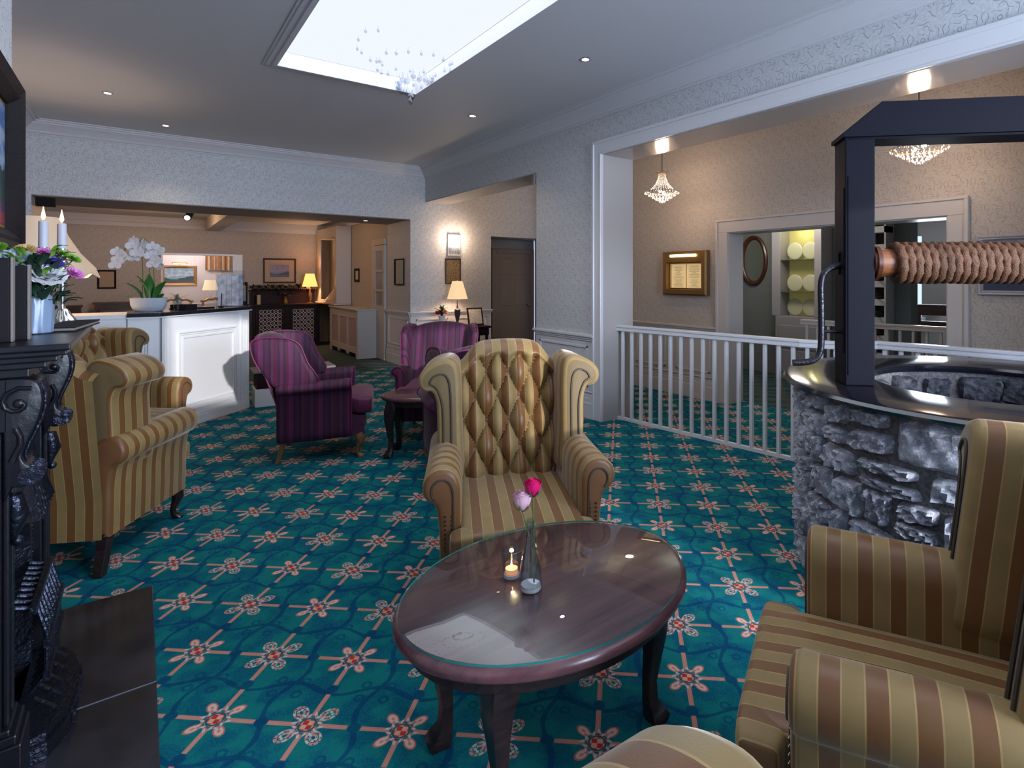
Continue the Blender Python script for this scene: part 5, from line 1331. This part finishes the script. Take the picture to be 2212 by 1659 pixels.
# raindrop chandelier under the skylight
t = thing('raindrop_chandelier', 'cascade of hanging glass drops below the bright skylight', 'chandelier', (1.475, 3.77, 0))
mb = MB(); drop = [(.0005, .060), (.0025, .055), (.003, .045), (.006, .040), (.010, .028), (.0165, .014), (.0175, .004), (.013, -.006), (.006, -.014), (.001, -.017)]
mb.lathe(drop, seg=10); d0 = mb.build('glass_drop', m_crystal, t, smooth=False); rc = random.Random(21); pos = []
for k in range(52):
    q = k / 51; a = q * 5.2 * pi; rr0 = .36 * q ** .85; pos.append((rr0 * math.cos(a), rr0 * math.sin(a), 2.672 + rr0 * .95 + rc.uniform(-.02, .02)))
mw = MB()
for i, p in enumerate(pos):
    o = d0 if i == 0 else d0.copy()
    if i: COL.objects.link(o)
    o.parent = t; o.location = p; s = 1.0 if p[2] < 2.80 else .6; o.scale = (s, s, s)
    mw.tube([(p[0], p[1], p[2] + .05), (p[0], p[1], ZC + .09)], .0004, 3)
mw.build('threads', m_thread, t)
# two crystal basket chandeliers in the hall
def hall_chand(label, loc):
    t = thing('crystal_chandelier', label, 'chandelier', loc, 0, 'crystal basket chandeliers in the hall')
    H = ZC - loc[2]
    mb = MB(); mb.tube([(0, 0, .33), (0, 0, H)], .004, 6); mb.lathe([(.05, H - .03), (.05, H)], seg=16); mb.build('chain', m_darkframe, t)
    mb = MB(); mb.ring_lathe([(.040, .33), (.046, .335), (.040, .34)], seg=24)
    for k in range(6): a = k * pi / 3; mb.tube([(.03 * math.cos(a), .03 * math.sin(a), .335), (.07 * math.cos(a), .07 * math.sin(a), .36), (.085 * math.cos(a), .085 * math.sin(a), .345)], .003, 5)
    mb.ring_lathe([(.195, .115), (.205, .12), (.195, .125)], seg=36); mb.build('crown', m_brass, t)
    mb = MB()
    for k in range(22):
        a = 2 * pi * k / 22
        for j in range(12):
            q = j / 11; r_ = .04 + .085 * q ** 2.1; z = .33 - .17 * q
            mb.ball((r_ * math.cos(a), r_ * math.sin(a), z), .0052, seg=5, rings=4)
    mb.build('bead_strings', m_crystal_s, t, smooth=False)['kind'] = 'stuff'
    mb = MB()
    for ring_ in range(5):
        r_ = .20 - ring_ * .042; z = .115 - ring_ * .026; n = int(30 * r_ / .2) + 3
        for k in range(n):
            a = 2 * pi * k / n + ring_ * .2; mb.ball((r_ * math.cos(a), r_ * math.sin(a), z), .009, .009, .012, 6, 4)
    for k in range(26): a = 2 * pi * k / 26; mb.ball((.165 * math.cos(a), .165 * math.sin(a), .128), .007, seg=5, rings=4)
    mb.ball((0, 0, 0), .014, seg=8, rings=6)
    mb.build('crystal_basket', m_crystal_s, t, smooth=False)['kind'] = 'stuff'
    for s in (-1, 1):
        mb = MB(); mb.ball((s * .06, s * .03, .125), .018); mb.build('bulb', m_bulb, t)
    return t
h0 = hall_chand('crystal basket chandelier hanging in the hall above the white railing', (4.70, 4.463, 2.305))
dup(h0, (4.70, 1.78, 2.32), .4, 'crystal basket chandelier seen below the top beam of the black winding frame')

# ================================================================== lobby beyond the doorway
t = thing('oval_mirror', 'oval mahogany framed mirror on the grey wall beyond the doorway', 'mirror', (7.595, 5.24, 1.72), -pi / 2)
mb = MB(); seg = 64
mb.loft([[((.245 - i) * math.cos(2 * pi * k / seg), y, (.39 - i) * math.sin(2 * pi * k / seg)) for k in range(seg)] for i, y in ((0, 0), (0, -.03), (.02, -.045), (.05, -.035), (.065, -.015), (.07, -.004))], False); mb.build('frame', m_mahog, t)
mb = MB(); mb.loft([[(.175 * math.cos(2 * pi * k / seg), y, .32 * math.sin(2 * pi * k / seg)) for k in range(seg)] for y in (-.004, -.006)]); mb.build('mirror_glass', m_mirror, t)
t = thing('display_cabinet', 'pale grey display cabinet with glass shelves of cut glass plates, beyond the doorway', 'cabinet', (7.30, 3.98, 0))
mb = MB()
for b in [(0, .28, 0, .70, .0, .90), (0, .28, 0, .10, .9, 2.4), (0, .28, .62, .76, .9, 2.4), (0, .28, 0, .76, 2.2, 2.4), (.26, .29, 0, .76, .9, 2.4)]: mb.box(*b)
mb.build('carcass', M('cabinet_grey', (.28, .28, .30), .4), t, smooth=False, bevel=.005)
mb = MB(); mb.box(.24, .26, .10, .62, .9, 2.2); mb.build('lit_back', m_cabglow, t, smooth=False)
for z in (1.24, 1.70): mb = MB(); mb.box(.01, .24, .10, .62, z, z + .008); mb.build('shelf', m_shelfglass, t, smooth=False)
for k, z in enumerate((.10, .45)): mb = MB(); mb.box(-.012, 0, .06, .66, z, z + .32); mb.build('door', M('cabinet_door_grey', (.26, .26, .28), .4) if k == 0 else bpy.data.materials['cabinet_door_grey'], t, smooth=False, bevel=.006)
n_ = 0
for z in (.905, 1.25, 1.71):
    for y in (.24, .48):
        n_ += 1
        lab = {.905: 'bottom', 1.25: 'middle', 1.71: 'top'}[z]; sd = 'right' if y == .24 else 'left'
        o = MB().ball((0, 0, .125), .012, .122, .122, 24, 14).build('glass_plate', m_plate, None); o.location = (7.45, 3.98 + y, z)
        tag(o, f'cut glass plate standing on the {sd} of the {lab} cabinet shelf', 'plate', 'plates in the display cabinet')
t = thing('wine_rack', 'narrow pale wine rack with dark square pigeonholes beside the display cabinet', 'wine rack', (7.345, 3.16, 0))
mb = MB()
for b in [(0, .24, 0, .02, 0, 2.4), (0, .24, .20, .22, 0, 2.4), (.20, .24, 0, .22, 0, 2.4)]: mb.box(*b)
for k in range(10): mb.box(0, .24, 0, .22, .18 + k * .23, .26 + k * .23)
mb.build('rack', M('rack_white', (.45, .45, .46), .5), t, smooth=False)
mb = MB(); mb.box(.19, .20, .02, .20, .1, 2.4); mb.build('dark_back', m_gap, t, smooth=False)
for k in range(5):
    o = MB().lathe([(.036, 0), (.036, .19), (.014, .25), (.014, .30)], seg=16).build('wine_bottle', M('bottle_glass', (.02, .03, .02), .15) if k == 0 else bpy.data.materials['bottle_glass'], None)
    o.rotation_euler = (0, -pi / 2, 0); o.location = (7.56, 3.27, .26 + .0365 + (k + 2) * .23); tag(o, f'dark wine bottle lying in hole {["three","four","five","six","seven"][k]} of the rack counted from the floor', 'bottle', 'bottles in the wine rack')
t = thing('dining_chair', 'red-brown wooden dining chair in the bright dining room beyond the railing', 'chair', (8.62, 3.05, 0), math.radians(100))
mb = MB(); mb.box(-.22, .22, -.02, .02, .93, 1.08); mb.build('top_rail', m_chairwood, t, smooth=False, bevel=.01)
mb = MB(); mb.box(-.22, .22, -.015, .015, .70, .85); mb.build('back_slat', m_chairwood, t, smooth=False)
for s in (-1, 1):
    mb = MB(); mb.box(s * .20 - .02, s * .20 + .02, -.02, .02, 0, .95); mb.build('leg', m_chairwood, t, smooth=False); mb = MB(); mb.box(s * .20 - .02, s * .20 + .02, -.44, -.40, 0, .44); mb.build('leg', m_chairwood, t, smooth=False)
mb = MB(); mb.box(-.23, .23, -.45, .02, .44, .48); mb.build('seat', m_chairwood, t, smooth=False)
t = thing('dining_table', 'dining table with a white cloth by the dining room window', 'table', (9.5, 3.7, 0)); mb = MB(); mb.box(-.5, .5, -.5, .5, .72, .75); mb.build('tabletop', m_chairwood, t, smooth=False)
mb = MB(); mb.box(-.03, .03, -.03, .03, 0, .72); mb.build('leg', m_chairwood, t, smooth=False)
o = MB().box(9.0, 9.8, 3.4, 4.1, .751, .757).build('tablecloth', m_white, None, smooth=False); tag(o, 'white cloth on the table in the far dining room', 'tablecloth')
mb = MB(); mb.box(11.12, 11.14, 4.12, 4.6, .75, 2.2); struct(mb.build('window_3', m_daypane, None, smooth=False))
mb = MB(); mb.box(10.9, 11.0, 2.6, 3.3, .75, 2.2); struct(mb.build('window_4', m_daypane, None, smooth=False))
mb = MB(); mb.box(10.88, 11.0, 4.05, 4.68, .70, .75); struct(mb.build('window_sill_3', m_white, None, smooth=False))
# ================================================================== light and camera
def light(name, kind, loc, energy, col, **kw):
    l = bpy.data.lights.new(name, kind); l.energy = energy; l.color = col
    for k, v in kw.items():
        if k not in ('rot', 'aim'): setattr(l, k, v)
    o = bpy.data.objects.new(name, l); COL.objects.link(o); o.location = loc
    if 'rot' in kw: o.rotation_euler = kw['rot']
    if 'aim' in kw: o.rotation_euler = (Vector(kw['aim']) - Vector(loc)).to_track_quat('-Z', 'Y').to_euler()
    return o
DAY = (.68, .80, 1.0); WARM = (1.0, .56, .28); WARM2 = (1.0, .70, .48)
light('daylight_window', 'AREA', (2.45, RY - .22, 1.7), 340, DAY, shape='RECTANGLE', size=2.0, size_y=2.0, aim=(2.2, 3, 1.2))
light('skylight_daylight', 'AREA', ((SX0 + SX1) / 2, (SY0 + SY1) / 2, ZC + .095), 24, (.84, .90, 1.0), shape='RECTANGLE', size=SX1 - SX0, size_y=SY1 - SY0, rot=(0, 0, 0))
light('sun', 'SUN', (0, -6, 4), 2.3, (1, .97, .95), angle=.012, aim=(.10, 0, 4 - 6 * .2065))
# warm lamps and added fill lights
light('passage_warm_fill', 'POINT', (5.0, 7.2, 2.7), 7, WARM2, shadow_soft_size=.1)  # added fill without a fixture, warms the door recess
light('desk_lamp_light', 'POINT', (-.70, 6.78, 1.80), 14, WARM2, shadow_soft_size=.05)
light('reception_lamp_light', 'POINT', (2.90, 13.12, 1.42), 18, WARM, shadow_soft_size=.06)
light('console_lamp_light', 'POINT', (4.09, 8.44, 1.22), 7, WARM2, shadow_soft_size=.05)
light('wall_lamp_light', 'POINT', (4.17, 8.60, 2.10), 9, WARM2, shadow_soft_size=.05)
light('reception_ceiling_light', 'POINT', (.2, 11.6, 2.3), 17, WARM, shadow_soft_size=.15)
light('reception_ceiling_light', 'POINT', (2.2, 10.9, 2.2), 8, WARM, shadow_soft_size=.15)
light('hatch_light', 'POINT', (.8, 14.6, 2.2), 22, (1, .85, .78), shadow_soft_size=.15)
light('hall_chandelier_light', 'POINT', (4.70, 4.463, 2.40), 9, WARM2, shadow_soft_size=.07)
light('hall_chandelier_light', 'POINT', (4.70, 1.78, 2.42), 8, WARM2, shadow_soft_size=.07)
light('lobby_fill', 'POINT', (6.6, 4.3, 2.3), 24, (1, .88, .75), shadow_soft_size=.2)  # added to brighten the lobby, no lamp stands here
light('cabinet_light', 'POINT', (7.40, 4.34, 2.12), 1.3, (1, .9, .45), shadow_soft_size=.03)
light('dining_light', 'AREA', (10.85, 3.8, 1.6), 90, (.8, .9, 1), shape='RECTANGLE', size=2.2, size_y=1.4, aim=(8, 3, 1))
for x, y in ((2.846, 3.548), (2.862, 5.548), (-.239, 7.017), (.24, 8.096)):
    light('downlight_light', 'SPOT', (x, y, ZC - .02), 12, (1, .85, .62), spot_size=1.9, spot_blend=.7, shadow_soft_size=.03, rot=(0, 0, 0))
light('candle_light', 'POINT', (.934, 1.541, .560), .25, WARM, shadow_soft_size=.006)
w = bpy.data.worlds.new('world'); sc.world = w; w.use_nodes = True
w.node_tree.nodes['Background'].inputs[0].default_value = (.55, .68, .95, 1); w.node_tree.nodes['Background'].inputs[1].default_value = .6

cam = bpy.data.cameras.new('camera'); co = bpy.data.objects.new('camera', cam); COL.objects.link(co); sc.camera = co
co.location = (0, 0, 1.45); co.rotation_euler = (pi / 2, 0, -math.radians(38.04))
cam.sensor_width = 36; cam.lens = 36 * 1213 / 2212; cam.shift_x = -144 / 2212; cam.shift_y = -229.5 / 2212; cam.clip_start = .02; cam.clip_end = 60
sc.view_settings.view_transform = 'Standard'; sc.view_settings.look = 'None'; sc.view_settings.exposure = .62; sc.view_settings.gamma = 1
try: sc.view_settings.use_curve_mapping = False
except Exception: pass
sc.cycles.use_denoising = True; sc.cycles.max_bounces = 6; sc.cycles.diffuse_bounces = 3; sc.cycles.glossy_bounces = 3; sc.cycles.transparent_max_bounces = 16
sc.cycles.sample_clamp_indirect = 6; sc.cycles.caustics_reflective = False; sc.cycles.caustics_refractive = False
